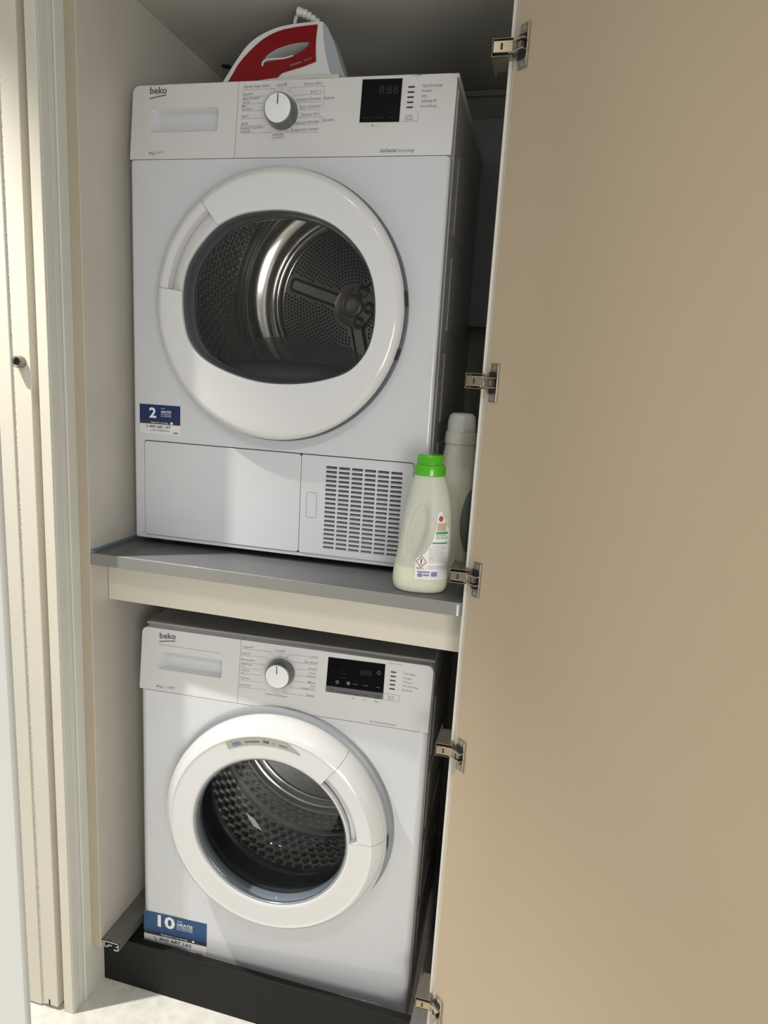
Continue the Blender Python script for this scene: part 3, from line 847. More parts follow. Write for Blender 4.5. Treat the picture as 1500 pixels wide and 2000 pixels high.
obj('door_handle', [arc_ring(cx, cz, wf, Rd, pout, -0.029, A1 + 0.003, A2 - 0.003, 40, -0.0350, recd)], M_RING, ring, smooth=40)
for a in (A1 + 0.001, A2 - 0.001):
    obj('handle_end', [([(cx + r * math.cos(a), y, cz + r * math.sin(a)) for r, y in ((wf(a) + 0.002, -0.030), (0.2085, -0.034), (0.2085, -0.016), (wf(a) + 0.002, -0.029))], [(0, 1, 2, 3)])], M_RING, ring, smooth=0)
obj('side_seal', [lathe_y([(Rd - 0.004, -0.0188), (Rd + 0.0004, -0.0188), (Rd + 0.0028, -0.0120), (Rd + 0.0032, -0.0035), (Rd - 0.002, -0.0030)], cx, cz, 140)], M_SLATE, ring, smooth=40)
obj('door_seat', [lathe_y([(0.2290, -0.0040), (0.2330, -0.0035), (0.2375, -0.0030), (0.2385, 0.0), (0.2300, 0.001)], cx, cz, 120)], M_BEZEL, dry)
for a, w in ((6, 3.2), (-17, 2.4)):
    a0, a1 = math.radians(a - w), math.radians(a + w)
    obj('hinge_slot', [lathe_y([(Rd + 0.0004, -0.0215), (Rd + 0.0022, -0.0210), (Rd + 0.0040, -0.0080), (Rd + 0.0030, -0.0075)], cx, cz, 6, a0, a1)], M_GAP, ring)


def scaled(s, y, dz=0.0):
    return [(0.308 + (p[0] - 0.308) * s, y, 0.468 + (p[1] - 0.468) * s + dz) for p in win]


# glass: domed pane and the smoky bowl wall
g = loft([scaled(1.0, -0.0305), scaled(0.9, -0.0320), scaled(0.6, -0.0345), scaled(0.3, -0.0355), scaled(0.02, -0.0358)], False, True)
obj('door_glass', [g], M_GLASS, ring, smooth=60)
obj('glass_rim', [loft([scaled(1.001, -0.0300), scaled(0.985, -0.0275), scaled(0.980, -0.016), scaled(0.972, -0.006), scaled(0.962, -0.002)])], M_RIMG, ring, smooth=60)
obj('bowl_edge', [loft([scaled(0.962, -0.002), scaled(0.957, -0.001), scaled(0.957, 0.004), scaled(1.03, 0.028)])], M_STEELD, ring, smooth=60)

# drum
du, dz = 0.300, 0.520
prof = [(0.250, 0.034), (0.268, 0.040), (0.280, 0.058)]


def bumpy(R, y0, y1, na, ny, pitch, h, cu, czz, a0=0.0, a1=2 * PI, gap=None):
    loops = []
    for i in range(ny + 1):
        y = y0 + (y1 - y0) * i / ny
        row = []
        for k in range(na):
            a = a0 + (a1 - a0) * k / na
            s = a * R / pitch
            q = (y - y0) / (pitch * 0.866)
            rowi = math.floor(q)
            off = 0.5 * (rowi % 2)
            fx = (s + off) % 1 - 0.5
            fy = q - rowi - 0.5
            dd = math.sqrt(fx * fx + fy * fy) / 0.42
            b = (1 - dd * dd) if dd < 1 else 0
            b *= min(1.0, (y - y0) / 0.006, (y1 - y) / 0.006)
            rr = R - h * b
            row.append((cu + rr * math.cos(a), y, czz + rr * math.sin(a)))
        loops.append(row)
    return loft(loops)


dm = obj('drum', [lathe_y([(0.280, 0.398), (0.280, 0.432), (0.2775, 0.434), (0.2775, 0.437), (0.280, 0.439), (0.2805, 0.443), (0.277, 0.446), (0.277, 0.448), (0.279, 0.450),
                           (0.274, 0.462), (0.262, 0.474), (0.246, 0.483), (0.228, 0.489), (0.213, 0.490), (0.209, 0.488), (0.205, 0.4925), (0.202, 0.4925), (0.199, 0.489), (0.193, 0.495), (0.189, 0.497)], du, dz, 140)], M_STEEL, dry, smooth=50)
obj('drum_lip', [lathe_y(prof + [(0.280, 0.080)], du, dz, 120)], M_STEEL, dm, smooth=50)
obj('hammered_wall', [bumpy(0.280, 0.080, 0.398, 520, 116, 0.0185, 0.0062, du, dz)], M_STEELD, dm, smooth=80)
bp = obj('back_plate', [lathe_y([(0.190, 0.4965), (0.0, 0.4965)], du, dz, 96)], M_BACKP, dm, smooth=30)
# perforations of the back plate
holes, rims = [], []
spk = [math.radians(a) for a in (163, 283, 43)]
rr = 0.060
while rr < 0.186:
    nn = int(2 * PI * rr / 0.0088)
    for k in range(nn):
        a = 2 * PI * (k + 0.5 * (int(rr / 0.0078) % 2)) / nn
        if any(abs(rr * math.sin(a - s)) < 0.024 and math.cos(a - s) > 0 for s in spk):
            continue
        x, z = du + rr * math.cos(a), dz + rr * math.sin(a)
        holes.append(([(x + 0.0031 * math.cos(PI / 4 * q), 0.4958, z + 0.0031 * math.sin(PI / 4 * q)) for q in range(8)], [tuple(range(8))]))
    rr += 0.0083
ho = obj('perforations', holes, M_GAP, bp, smooth=0)
ho['kind'] = 'stuff'
for s in spk:
    m = Matrix.Translation((du, 0, dz)) @ Matrix.Rotation(-s, 4, 'Y')
    o1 = rrect(0.040, 0.178, -0.0175, 0.0175, 0.010, 4)
    o2 = rrect(0.040, 0.172, -0.0120, 0.0120, 0.006, 4)
    fnm = lambda x, y, z, m=m: tuple(m @ Vector((x, y, z)))
    ch = obj('spoke_channel', plate(o1, [], 0.4945, 0.4965, fnm), M_GAP, bp, smooth=0)
    obj('spoke', [xf(loft([at_y(o2, 0.4940), at_y([(0.106 + (p[0] - 0.106) * 0.96, p[1] * 0.85) for p in o2], 0.4880)], False, True), m)], M_SPOKE, bp, smooth=30)
hub = obj('hub', [lathe_y([(0.050, 0.494), (0.048, 0.486), (0.040, 0.480), (0.030, 0.479), (0.026, 0.470), (0.020, 0.468), (0.014, 0.474), (0.0, 0.475)], du, dz, 48)], M_BACKP, dm)
tri = []
for k in range(3):
    a = math.radians(-5 - 60 + 60 * k)
    tri.append(lathe_y([(0.016, 0.478), (0.014, 0.474), (0.008, 0.472), (0.005, 0.474), (0.0, 0.474)], du + 0.043 * math.cos(a), dz + 0.043 * math.sin(a), 20))
tri.append((lambda: loft([at_y([(du + r * math.cos(math.radians(a)), dz + r * math.sin(math.radians(a))) for r, a in [(0.026, -95), (0.056, -85), (0.060, -65), (0.052, -35), (0.060, -5), (0.060, 25), (0.050, 60), (0.056, 80), (0.026, 92), (0.020, 20), (0.020, -40)]], y) for y in (0.4835, 0.4770)], False, True))())
obj('hub_bracket', tri, M_HUB, hub, smooth=30)
# lifter and filter housing
g = []
for a in (200, 320, 80):
    s = math.radians(a)
    m = Matrix.Translation((du, 0, dz)) @ Matrix.Rotation(-s, 4, 'Y')
    lo = []
    for y, hh in ((0.10, 0.004), (0.14, 0.030), (0.38, 0.030), (0.425, 0.004)):
        lo.append([(0.280, y, -0.022), (0.280 - hh * 0.75, y, -0.014), (0.280 - hh, y, 0.0), (0.280 - hh * 0.75, y, 0.014), (0.280, y, 0.022)])
    g = xf(loft(lo, True, True, closed=False), m)
    if a == 320:
        obj('lifter', [g], M_STEELD, dm, smooth=50)
hs = []
N = 40
for k in range(N + 1):
    u = 0.140 + 0.330 * k / N
    t = (k / N - 0.5) * 2
    zt = 0.3640 + 0.018 * (1 - t * t) * 0.0 + 0.004 * math.cos(t * 3)
    hs.append([(u, 0.004, 0.310), (u, 0.004, zt - 0.025), (u, 0.010, zt - 0.010), (u, 0.028, zt), (u, 0.052, zt + 0.002), (u, 0.056, zt - 0.004), (u, 0.056, 0.31)])
fh = obj('filter_housing', [loft(hs, True, True, closed=False)], M_LINT, dry, smooth=40)
teeth = []
for k in range(64):
    u = 0.20 + 0.25 * k / 63
    teeth.append(box(u, u + 0.0020, 0.0505, 0.0555, 0.3655, 0.3715))
te = obj('filter_teeth', teeth, M_BEZEL, fh, smooth=0)
te['kind'] = 'stuff'
hd = smooth_open([(0.150, 0.345), (0.170, 0.372), (0.205, 0.395), (0.245, 0.408), (0.290, 0.412), (0.350, 0.410), (0.410, 0.402), (0.455, 0.385), (0.475, 0.360)], 5)
obj('shade_pane', [loft([[(u, 0.018 + 0.02 * ((z - 0.345) / 0.07), z) for u, z in hd], [(0.15 + (0.325) * k / (len(hd) - 1), 0.018, 0.330) for k in range(len(hd))]], closed=False)], M_SHADE, ring, smooth=60)  # added dark sheet standing in for the shade low in the drum

# lower flap, grille
fl = [D_flap[0], D_flap[1], D_flap[2], D_flap[3]]
fx0, fx1, fz0, fz1 = 0.0250, 0.3546, 0.0090, 0.1985
pl = obj('plinth_recess', plate(rrect(fx0 - 0.0012, 0.5705, fz0 - 0.0010, fz1 + 0.0016, 0.006, 4), [rrect(0.4025, 0.5515, 0.0200, 0.1820, 0.001, 1)], -0.0003, 0.004), M_GAP, dry, smooth=0)
obj('grille_back', [box(0.395, 0.558, 0.016, 0.018, 0.012, 0.190)], M_GAP, dry)
obj('service_flap', plate(rrect(fx0, fx1 - 0.0006, fz0, fz1, 0.0055, 4), [], -0.0016, 0.004), M_WHITE, dry, smooth=30, bevel=0.0012)
slots = []
gx0, gx1, gz0, gz1 = 0.4040, 0.5500, 0.0215, 0.1808
nc, nr = 6, 19
cw, rh = (gx1 - gx0 + 0.0035) / nc, (gz1 - gz0 + 0.0030) / nr
for i in range(nc):
    for j in range(nr):
        slots.append(rrect(gx0 + i * cw, gx0 + i * cw + cw - 0.0036, gz0 + j * rh, gz0 + j * rh + rh - 0.0032, 0.0006, 1))
gr = obj('vent_grille', plate(rrect(fx1 + 0.0006, 0.5695, fz0, fz1, 0.004, 4), slots, -0.0016, 0.004), M_WHITE, dry, smooth=30)
for j in range(nr):
    z = gz0 + j * rh
    obj('louver', [([(gx0, -0.0010, z), (gx1, -0.0010, z), (gx1, 0.0120, z + 0.0035), (gx0, 0.0120, z + 0.0035)], [(0, 1, 2, 3)])], M_WHITE, gr, smooth=0)
la = D_latch
lx0, lx1, lz0, lz1 = 0.3672, 0.3880, 0.0793, 0.1280
obj('latch_outline', plate(rrect(lx0, lx1, lz0, lz1, 0.003, 4), [rrect(lx0 + 0.0007, lx1 - 0.0007, lz0 + 0.0007, lz1 - 0.0007, 0.0025, 4)], -0.0019, -0.0014), M_INK2, gr, smooth=0)


def sticker(parent, x0, x1, z0, z1, split, cblue, big, nx, wide, num, FRx):
    st = obj('promo_sticker', plate(rrect(x0, x1, z0, z1, 0.0012, 2), [], -0.0006, 0.0), M_STW, parent, smooth=0)
    H_ = z1 - z0
    w = x1 - x0
    f1 = lambda u, z: (u, -0.0009, z)
    f2 = lambda u, z: (u, -0.0012, z)
    zb = z0 + H_ * split
    zd = zb + H_ * 0.115
    obj('blue_field', [quad([(x0, zd), (x1, zd), (x1, z1), (x0, z1)], f1)], cblue, st, smooth=0)
    obj('dark_field', [quad([(x0, zb), (x1, zb), (x1, zd), (x0, zd)], f1)], M_DKBAND, st, smooth=0)
    X = lambda t: x0 + w * t
    Z = lambda t: z0 + H_ * t
    g = [text(big, (X(nx), Z(0.625 if big == '10' else 0.56)), (X(nx + wide), Z(0.625 if big == '10' else 0.56)), H_ * (0.33 if big == '10' else 0.34), f2, 0.03),
         text('GRATIS', (X(0.53), Z(0.76 if big == '10' else 0.74)), (X(0.78), Z(0.76 if big == '10' else 0.74)), H_ * 0.075, f2, 0.02),
         text('ANNI', (X(0.53), Z(0.87)), (X(0.62), Z(0.87)), H_ * 0.035, f2),
         text('DI GARANZIA', (X(0.53), Z(0.70 if big == '10' else 0.67)), (X(0.78), Z(0.70 if big == '10' else 0.67)), H_ * 0.045, f2),
         text('SUL MOTORE', (X(0.53), Z(0.64 if big == '10' else 0.60)), (X(0.78), Z(0.64 if big == '10' else 0.60)), H_ * 0.045, f2),
         text('Registrati e prolunga', (X(0.28), Z(split + 0.035)), (X(0.70), Z(split + 0.035)), H_ * 0.05, f2),
         ([f2(X(0.79) + 0.003 * math.cos(2 * PI * k / 12), Z(split + 0.055) + 0.0025 * math.sin(2 * PI * k / 12)) for k in range(12)], [tuple(range(12))])]
    obj('white_lettering', g, M_TXTW, st, smooth=0, kind='stuff')
    g = [text(num, (X(0.25), Z(split - 0.125)), (X(0.76), Z(split - 0.125)), H_ * 0.085, f2, 0.012),
         text('gratis da rete fissa', (X(0.33), Z(split - 0.165)), (X(0.66), Z(split - 0.165)), H_ * 0.02, f2),
         text('estensionedigaranzia.it', (X(0.27), Z(split - 0.235)), (X(0.74), Z(split - 0.235)), H_ * 0.04, f2, 0.01),
         text('beko', (X(0.84), Z(0.045)), (X(0.955), Z(0.045)), H_ * 0.07, f2, 0.02)]
    g += stroke([(X(0.17), Z(split - 0.05)), (X(0.185), Z(split - 0.11)), (X(0.21), Z(split - 0.12))], H_ * 0.02, f2)
    obj('navy_lettering', g, M_TXTB, st, smooth=0, kind='stuff')
    return st


sticker(dry, 0.0146, 0.1028, 0.2137, 0.2706, 0.34, M_NAVY, '2', 0.24, 0.17, '800 687 167', None)

# ------------------------------------------------------------------ washer
was, P, FR, shear, cx, cz, seam = machine('w', (0.0894, 0.0216, 0.0), 0.0503, 0.600, 0.845, 0.50, 'washing_machine',
                                          'white front loading washing machine with round porthole under the shelf', 'washing machine')
RW = 0.158
wfn = lambda th: RW
B1, B2 = math.radians(4.5), math.radians(51.5)
pout = [(0.2030, -0.0625), (0.2060, -0.0630), (0.2085, -0.0618), (0.2180, -0.0540), (0.2260, -0.0430), (0.2285, -0.0360), (0.2290, -0.0180), (0.2270, -0.0120), (0.2200, -0.0100)]
ringw = obj('door_ring', [arc_ring(cx, cz, wfn, 0.229, pout, -0.056, B2, B1 + 2 * PI, 150, -0.0620)], M_RING, was, smooth=40)


def recw(pts, ri):
    out = [(ri, -0.036), (ri, -0.056), (ri + 0.0012, -0.0612), (ri + 0.0040, -0.0615), (ri + 0.0046, -0.0500), (ri + 0.0060, -0.0470),
           (ri + 0.0185, -0.0440), (ri + 0.0192, -0.0590), (ri + 0.0215, -0.0608), (ri + 0.034, -0.0622)] + list(pout)
    return out


obj('door_handle', [arc_ring(cx, cz, wfn, 0.229, pout, -0.056, B1 + 0.003, B2 - 0.003, 40, -0.0620, recw)], M_RING, ringw, smooth=30)
for a in (B1 + 0.001, B2 - 0.001):
    obj('handle_end', [([(cx + r * math.cos(a), y, cz + r * math.sin(a)) for r, y in ((0.160, -0.0615), (0.203, -0.062), (0.203, -0.044), (0.160, -0.044))], [(0, 1, 2, 3)])], M_RING, ringw, smooth=0)
obj('door_seat', [lathe_y([(0.200, -0.0130), (0.2310, -0.0125), (0.2360, -0.0090), (0.2385, 0.0), (0.230, 0.002)], cx, cz, 120)], M_BEZEL, was)
obj('latch_slot', [lathe_y([(0.2293, -0.0260), (0.2302, -0.0255), (0.2302, -0.0150), (0.2293, -0.0145)], cx, cz, 6, math.radians(-3.5), math.radians(3.5))], M_GAP, ringw)
# sticker on the ring
a0, a1 = math.radians(117), math.radians(72)
v, f = [], []
for k in range(25):
    a = a0 + (a1 - a0) * k / 24
    for r in (0.2035, 0.1880):
        v.append((cx + (r - (0.0 if k < 20 else 0.0025 * (k - 19) * (1 if r > 0.19 else 0))) * math.cos(a), -0.0626, cz + (r - (0.0 if k < 20 else 0.0025 * (k - 19) * (1 if r > 0.19 else 0))) * math.sin(a)))
f = [(2 * k, 2 * k + 1, 2 * k + 3, 2 * k + 2) for k in range(24)]
es = obj('ring_sticker', [(v, f)], M_STG, ringw, smooth=0)


def arcfn(rb):
    def fn(s, h):      # s metres along the arc from 117 deg, h outward
        a = a0 - s / rb
        return (cx + (rb + h) * math.cos(a), -0.0629, cz + (rb + h) * math.sin(a))
    return fn


fa = arcfn(0.1925)
obj('blue_lettering', [text('beko', (0.012, 0.001), (0.030, 0.001), 0.0075, fa, 0.02)] + stroke([(0.013, -0.0012), (0.022, -0.0012), (0.031, 0.0)], 0.0012, fa), M_TXTBL, es, smooth=0, kind='stuff')
obj('black_lettering', [text('raccomanda', (0.038, 0.0015), (0.068, 0.0015), 0.0042, fa, 0.02), text('Finish', (0.076, 0.001), (0.087, 0.001), 0.0060, fa, 0.03),
                        text('e', (0.095, 0.001), (0.098, 0.001), 0.004, fa), text('Quanto', (0.107, 0.000), (0.124, 0.000), 0.0045, fa)], M_GAP, es, smooth=0)
# glass bowl, gasket, drum
gl = [(RW + 0.0005, -0.0560), (0.150, -0.0600), (0.100, -0.0660), (0.050, -0.0680), (0.0, -0.0685)]
obj('glass_bowl', [lathe_y([(RW, -0.0560), (0.1535, -0.0565), (0.1490, -0.0480), (0.1440, -0.010), (0.1380, 0.035), (0.1280, 0.060), (0.1080, 0.074), (0.060, 0.080), (0.0, 0.081)], cx, cz, 110)], M_GLASSW, ringw, smooth=80)
obj('glass_flange', [lathe_y([(RW + 0.0004, -0.0580), (RW - 0.0020, -0.0582), (RW - 0.0035, -0.0560), (RW - 0.0040, -0.0480), (RW - 0.0020, -0.0300)], cx, cz, 110)], M_RIMG, ringw, smooth=60)
gk = obj('door_gasket', [lathe_y([(0.1640, -0.0520), (0.1600, -0.0200), (0.1660, -0.0050), (0.1750, 0.012), (0.1660, 0.030), (0.1700, 0.050), (0.1820, 0.066), (0.1900, 0.085), (0.1960, 0.090)], cx, cz, 110)], M_RUBBER, was, smooth=60)
wu, wz = 0.303, 0.484
wd = obj('drum', [lathe_y([(0.240, 0.345), (0.236, 0.358), (0.226, 0.364), (0.214, 0.366), (0.209, 0.360), (0.205, 0.362), (0.203, 0.366)], wu, wz, 120)], M_STEEL, was, smooth=50)
obj('drum_lip', [lathe_y([(0.1930, 0.088), (0.1940, 0.084), (0.1965, 0.084), (0.1990, 0.090), (0.2150, 0.098), (0.236, 0.112), (0.240, 0.120)], wu, wz, 120)], M_STEEL, wd, smooth=50)
for y0_, y1_ in ((0.120, 0.262), (0.288, 0.345)):
    obj('dimpled_wall', [bumpy(0.240, y0_, y1_, 390, int((y1_ - y0_) / 0.004), 0.0232, 0.0055, wu, wz)], M_WALLW, wd, smooth=80)
obj('smooth_band', [lathe_y([(0.240, 0.262), (0.2385, 0.266), (0.2385, 0.284), (0.240, 0.288)], wu, wz, 120)], M_WALLW, wd, smooth=50)


def disc_bumps(R, y, n, pitch, h, cu, czz):
    v, f = [], []
    nr_ = n
    for i in range(nr_ + 1):
        r = R * i / nr_
        for k in range(n * 2):
            a = 2 * PI * k / (n * 2)
            x, z = r * math.cos(a), r * math.sin(a)
            q = z / (pitch * 0.866)
            ri_ = math.floor(q)
            fx = (x / pitch + 0.5 * (ri_ % 2)) % 1 - 0.5
            fy = q - ri_ - 0.5
            dd = math.sqrt(fx * fx + fy * fy) / 0.40
            b = (1 - dd * dd) if dd < 1 and r < R * 0.92 else 0
            v.append((cu + x, y - h * b, czz + z))
    m = n * 2
    for i in range(nr_):
        for k in range(m):
            f.append((i * m + k, i * m + (k + 1) % m, (i + 1) * m + (k + 1) % m, (i + 1) * m + k))
    return v, f


obj('back_disc', [disc_bumps(0.203, 0.366, 100, 0.0200, 0.0030, wu, wz)], M_DISC, wd, smooth=80)
for a in (65, 185, 305):
    s = math.radians(a)
    m = Matrix.Translation((wu, 0, wz)) @ Matrix.Rotation(-s, 4, 'Y')
    lo = []
    for y, hh in ((0.125, 0.006), (0.150, 0.034), (0.325, 0.040), (0.345, 0.006)):
        lo.append([(0.240, y, -0.030), (0.240 - hh * 0.7, y, -0.016), (0.240 - hh, y, 0.0), (0.240 - hh * 0.7, y, 0.016), (0.240, y, 0.030)])
    obj('lifter', [xf(loft(lo, True, True, closed=False), m)], M_STEELD, wd, smooth=60)
# service flap bottom right: seam outline
obj('service_flap', plate(rrect(0.4500, 0.5505, 0.004, 0.0850, 0.010, 5), [], -0.0010, 0.001), M_WHITE, was, smooth=30, bevel=0.0006)
obj('flap_outline', plate(rrect(0.4490, 0.5515, 0.003, 0.0860, 0.011, 5), [], -0.0003, 0.001), M_INK2, was, smooth=0)
sticker(was, 0.0035, 0.1535, 0.0975, 0.1853, 0.335, M_BLUE, '10', 0.225, 0.275, '800 687 165', None)

# ------------------------------------------------------------------ detergent bottle with green cap
bt = thing('detergent_bottle', (0.659, 0.012, ZS), 'milky detergent bottle with bright green cap at the shelf front', 'bottle', rz=math.radians(9))
secs = [  # z, cx, half width, half depth
    (0.000, 0.000, 0.0400, 0.0270), (0.003, 0.000, 0.0440, 0.0310), (0.010, 0.000, 0.0470, 0.0335), (0.022, 0.0000, 0.0482, 0.0345), (0.040, 0.0010, 0.0478, 0.0345),
    (0.060, 0.0026, 0.0463, 0.0340), (0.085, 0.0042, 0.0445, 0.0330), (0.110, 0.0053, 0.0428, 0.0318), (0.140, 0.0058, 0.0398, 0.0300), (0.162, 0.0056, 0.0360, 0.0280),
    (0.180, 0.0050, 0.0322, 0.0262), (0.192, 0.0042, 0.0290, 0.0250), (0.200, 0.0038, 0.0268, 0.0246), (0.204, 0.0036, 0.0245, 0.0245), (0.210, 0.0036, 0.0240, 0.0240)]
secs = smooth_open(secs, 4)


def bsec(sc, n=56, shrink=0.0, dent=True):
    z, c, a, b = sc
    a, b = a - shrink, b - shrink
    row = []
    for k in range(n):
        th = 2 * PI * k / n
        ct, st = math.cos(th), math.sin(th)
        x = c + a * math.copysign(abs(ct) ** 0.85, ct)
        y = b * math.copysign(abs(st) ** 0.85, st)
        if dent and st < 0:
            ex, ez = (x + 0.0105 - (z - 0.105) * 0.16) / 0.0155, (z - 0.108) / 0.046
            q = ex * ex + ez * ez
            if q < 1.6:
                y += 0.011 * (1 / (1 + math.exp((q - 1.0) * 9)))
        row.append((x, y, z))
    return row


N2 = 96
fine = []
for i in range(len(secs)):
    fine.append(bsec(secs[i], N2))
obj('bottle_body', [loft(fine, True, True)], M_BOTTLE, bt, smooth=70)
obj('liquid', [loft([bsec(s, 56, 0.0014, True) for s in secs if s[0] < 0.046 and s[0] > 0.001], True, True)], M_LIQ, bt, smooth=60)
c0 = 0.0036
cp = obj('screw_cap', [lathe_z([(0.0262, 0.2025), (0.0272, 0.204), (0.0268, 0.2170), (0.0258, 0.2205), (0.0225, 0.2215), (0.0222, 0.2230), (0.0216, 0.2360), (0.0205, 0.2375), (0.0190, 0.2377)], c0, 0, 56)], M_GREEN, bt, smooth=35)
ribs = []
for k in range(44):
    a = 2 * PI * k / 44
    ribs.append(tube([(c0 + 0.0221 * math.cos(a), 0.0221 * math.sin(a), 0.2240), (c0 + 0.0214 * math.cos(a), 0.0214 * math.sin(a), 0.2350)], 0.0006, 5))
rb_ = obj('cap_ribs', ribs, M_GREEN, cp, smooth=50)
rb_['kind'] = 'stuff'


def sec_at(z):
    for i in range(len(secs) - 1):
        if secs[i][0] <= z <= secs[i + 1][0]:
            t = (z - secs[i][0]) / (secs[i + 1][0] - secs[i][0])
            return [secs[i][k] + (secs[i + 1][k] - secs[i][k]) * t for k in range(4)]
    return secs[-1]


def onb(x, z, o=0.0007):
    _, c, a, b = sec_at(z)
    q = min(0.985, abs((x - c) / a))
    ct = q ** (1 / 0.85)
    st = math.sqrt(max(0, 1 - ct * ct))
    y = -b * st ** 0.85
    return (x, y - o, z)


def strip(lr, fn, nx=14):
    """surface patch from rows (z, xl, xr)"""
    v = [fn(xl + (xr - xl) * k / nx, z) for z, xl, xr in lr for k in range(nx + 1)]
    f = [(i * (nx + 1) + k, i * (nx + 1) + k + 1, (i + 1) * (nx + 1) + k + 1, (i + 1) * (nx + 1) + k) for i in range(len(lr) - 1) for k in range(nx)]
    return v, f


E_ = lambda z, dx=0.0: sec_at(z)[1] + sec_at(z)[2] - 0.0022 - dx
rows = [(0.0265, -0.0075), (0.0285, -0.0095), (0.034, -0.0098), (0.058, -0.0088), (0.0640, -0.0065), (0.070, 0.0020), (0.077, 0.0085), (0.088, 0.0150), (0.100, 0.0190), (0.115, 0.0215), (0.130, 0.0228), (0.140, 0.0235), (0.145, 0.0258)]
rows = smooth_open(rows, 3)
lab = obj('label', [strip([(z, xl, max(xl + 0.004, min(E_(z), 0.045 if z < 0.12 else 0.040 - (z - 0.12) * 0.42))) for z, xl in rows], onb, 20)], M_LABEL, bt, smooth=80)
o2_ = lambda x, z: onb(x, z, 0.0011)
RR = lambda z0, z1, x0, x1, n=4: [strip([(z0 + (z1 - z0) * k / n, x0, x1) for k in range(n + 1)], o2_, 8)]
obj('beige_band', RR(0.1120, 0.1255, 0.0235, 0.0385), M_LBEIGE, lab, smooth=0)
obj('green_print', RR(0.1070, 0.1105, 0.0225, 0.0420) + RR(0.0900, 0.0925, 0.0175, 0.0425) + [text('igienizzante', (0.0230, 0.1035), (0.0400, 0.1035), 0.003, o2_)], M_LGREEN, lab, smooth=0, kind='stuff')
obj('pale_green_print', RR(0.0985, 0.1020, 0.0225, 0.0420), M_LGREENP, lab, smooth=0, kind='stuff')
obj('red_emblem', [([o2_(0.0290 + 0.0036 * math.cos(2 * PI * k / 14), 0.1330 + 0.0050 * math.sin(2 * PI * k / 14)) for k in range(14)], [tuple(range(14))])], M_LRED, lab, smooth=0)
g = []
for k in range(11):
    z = 0.0860 - k * 0.0028
    x0 = 0.0130 if z < 0.083 else 0.018
    g.append(text(['per il bucato e', 'superfici lavabili', 'dosi e modalita', 'non ingerire', 'tenere lontano', 'dai bambini', 'conservare bene', 'leggere etichetta', 'agitare prima', 'uso domestico', 'made in italy'][k], (x0, z), (0.0400 + 0.002 * ((k * 7) % 3 - 1), z), 0.0017, o2_))
for k in range(2):
    g.append(text('contiene tensioattivi', (0.0120, 0.0500 - k * 0.003), (0.0400, 0.0500 - k * 0.003), 0.0017, o2_))
g.append(text('585ml e', (-0.0068, 0.0450), (0.0060, 0.0450), 0.0036, o2_, 0.01))
g += RR(0.0390, 0.0415, -0.0045, 0.0165, 2) + RR(0.0315, 0.0378, -0.0040, 0.0040, 2) + RR(0.0335, 0.0365, 0.0055, 0.0160, 2) + RR(0.0330, 0.0410, 0.0190, 0.0290, 2)
obj('purple_print', g, M_LPUR, lab, smooth=0, kind='stuff')
hc = (0.0010, 0.0580)
dm_ = [(hc[0] - 0.0085, hc[1]), (hc[0], hc[1] - 0.0098), (hc[0] + 0.0085, hc[1]), (hc[0], hc[1] + 0.0098), (hc[0] - 0.0085, hc[1])]
obj('hazard_diamond', stroke(dm_, 0.0012, o2_), M_LRED, lab, smooth=0, kind='stuff')
obj('exclamation_mark', stroke([(hc[0], hc[1] + 0.0045), (hc[0], hc[1] - 0.0010)], 0.0018, o2_) + stroke([(hc[0], hc[1] - 0.0032), (hc[0], hc[1] - 0.0045)], 0.0016, o2_), M_GAP, lab, smooth=0, kind='stuff')

# ------------------------------------------------------------------ tall white bottle behind
b2 = thing('softener_bottle', (0.6945, 0.135, ZS), 'tall off white bottle with frosted domed cap beside the dryer, behind the green capped one', 'bottle')
sp = smooth_open([(0.0, 0.028, 0.028), (0.004, 0.0315, 0.030), (0.05, 0.0330, 0.031), (0.12, 0.0330, 0.031), (0.19, 0.0325, 0.031), (0.225, 0.0305, 0.0290), (0.242, 0.0282, 0.0270), (0.2500, 0.0278, 0.0268)], 4)
obj('bottle_body', [loft([[(a * math.cos(2 * PI * k / 40), b * math.sin(2 * PI * k / 40), z) for k in range(40)] for z, a, b in sp], True, True)], M_BOT2, b2, smooth=60)
obj('collar', [lathe_z([(0.0285, 0.2490), (0.0292, 0.2500), (0.0285, 0.2690), (0.0270, 0.2705)], 0, 0, 40)], M_BOT2, b2)
obj('cap', [lathe_z([(0.0262, 0.2700), (0.0262, 0.2800), (0.0252, 0.2920), (0.0232, 0.3000), (0.0190, 0.3040), (0.0120, 0.3050)], 0, 0, 40)], M_CAP2, b2, smooth=50)
v, f = [], []
for i in range(25):
    t = i / 24
    z = 0.045 + 0.125 * t
    hw = 0.80 * math.sqrt(max(0.0, 1 - (2 * t - 1) ** 2))
    for k in range(9):
        a = math.radians(-18) + hw * (k / 4 - 1)
        v.append((0.0337 * math.cos(a), 0.0317 * math.sin(a), z))
f = [(i * 9 + k, i * 9 + k + 1, (i + 1) * 9 + k + 1, (i + 1) * 9 + k) for i in range(24) for k in range(8)]
obj('oval_label', [(v, f)], M_B2LAB, b2, smooth=60)

# ------------------------------------------------------------------ steam iron on the dryer
IZ = ZS + 0.012 + 0.8580
ir = thing('steam_iron', (0.3142, 0.168, IZ + 0.0002), 'red and white steam iron lying on top of the dryer', 'iron', rz=0.04)
IRS = 0.000262 * 1.0   # metres per traced unit


def tr(pts):
    return [((x - 640) * IRS, (700 - y) * IRS) for x, y in pts]


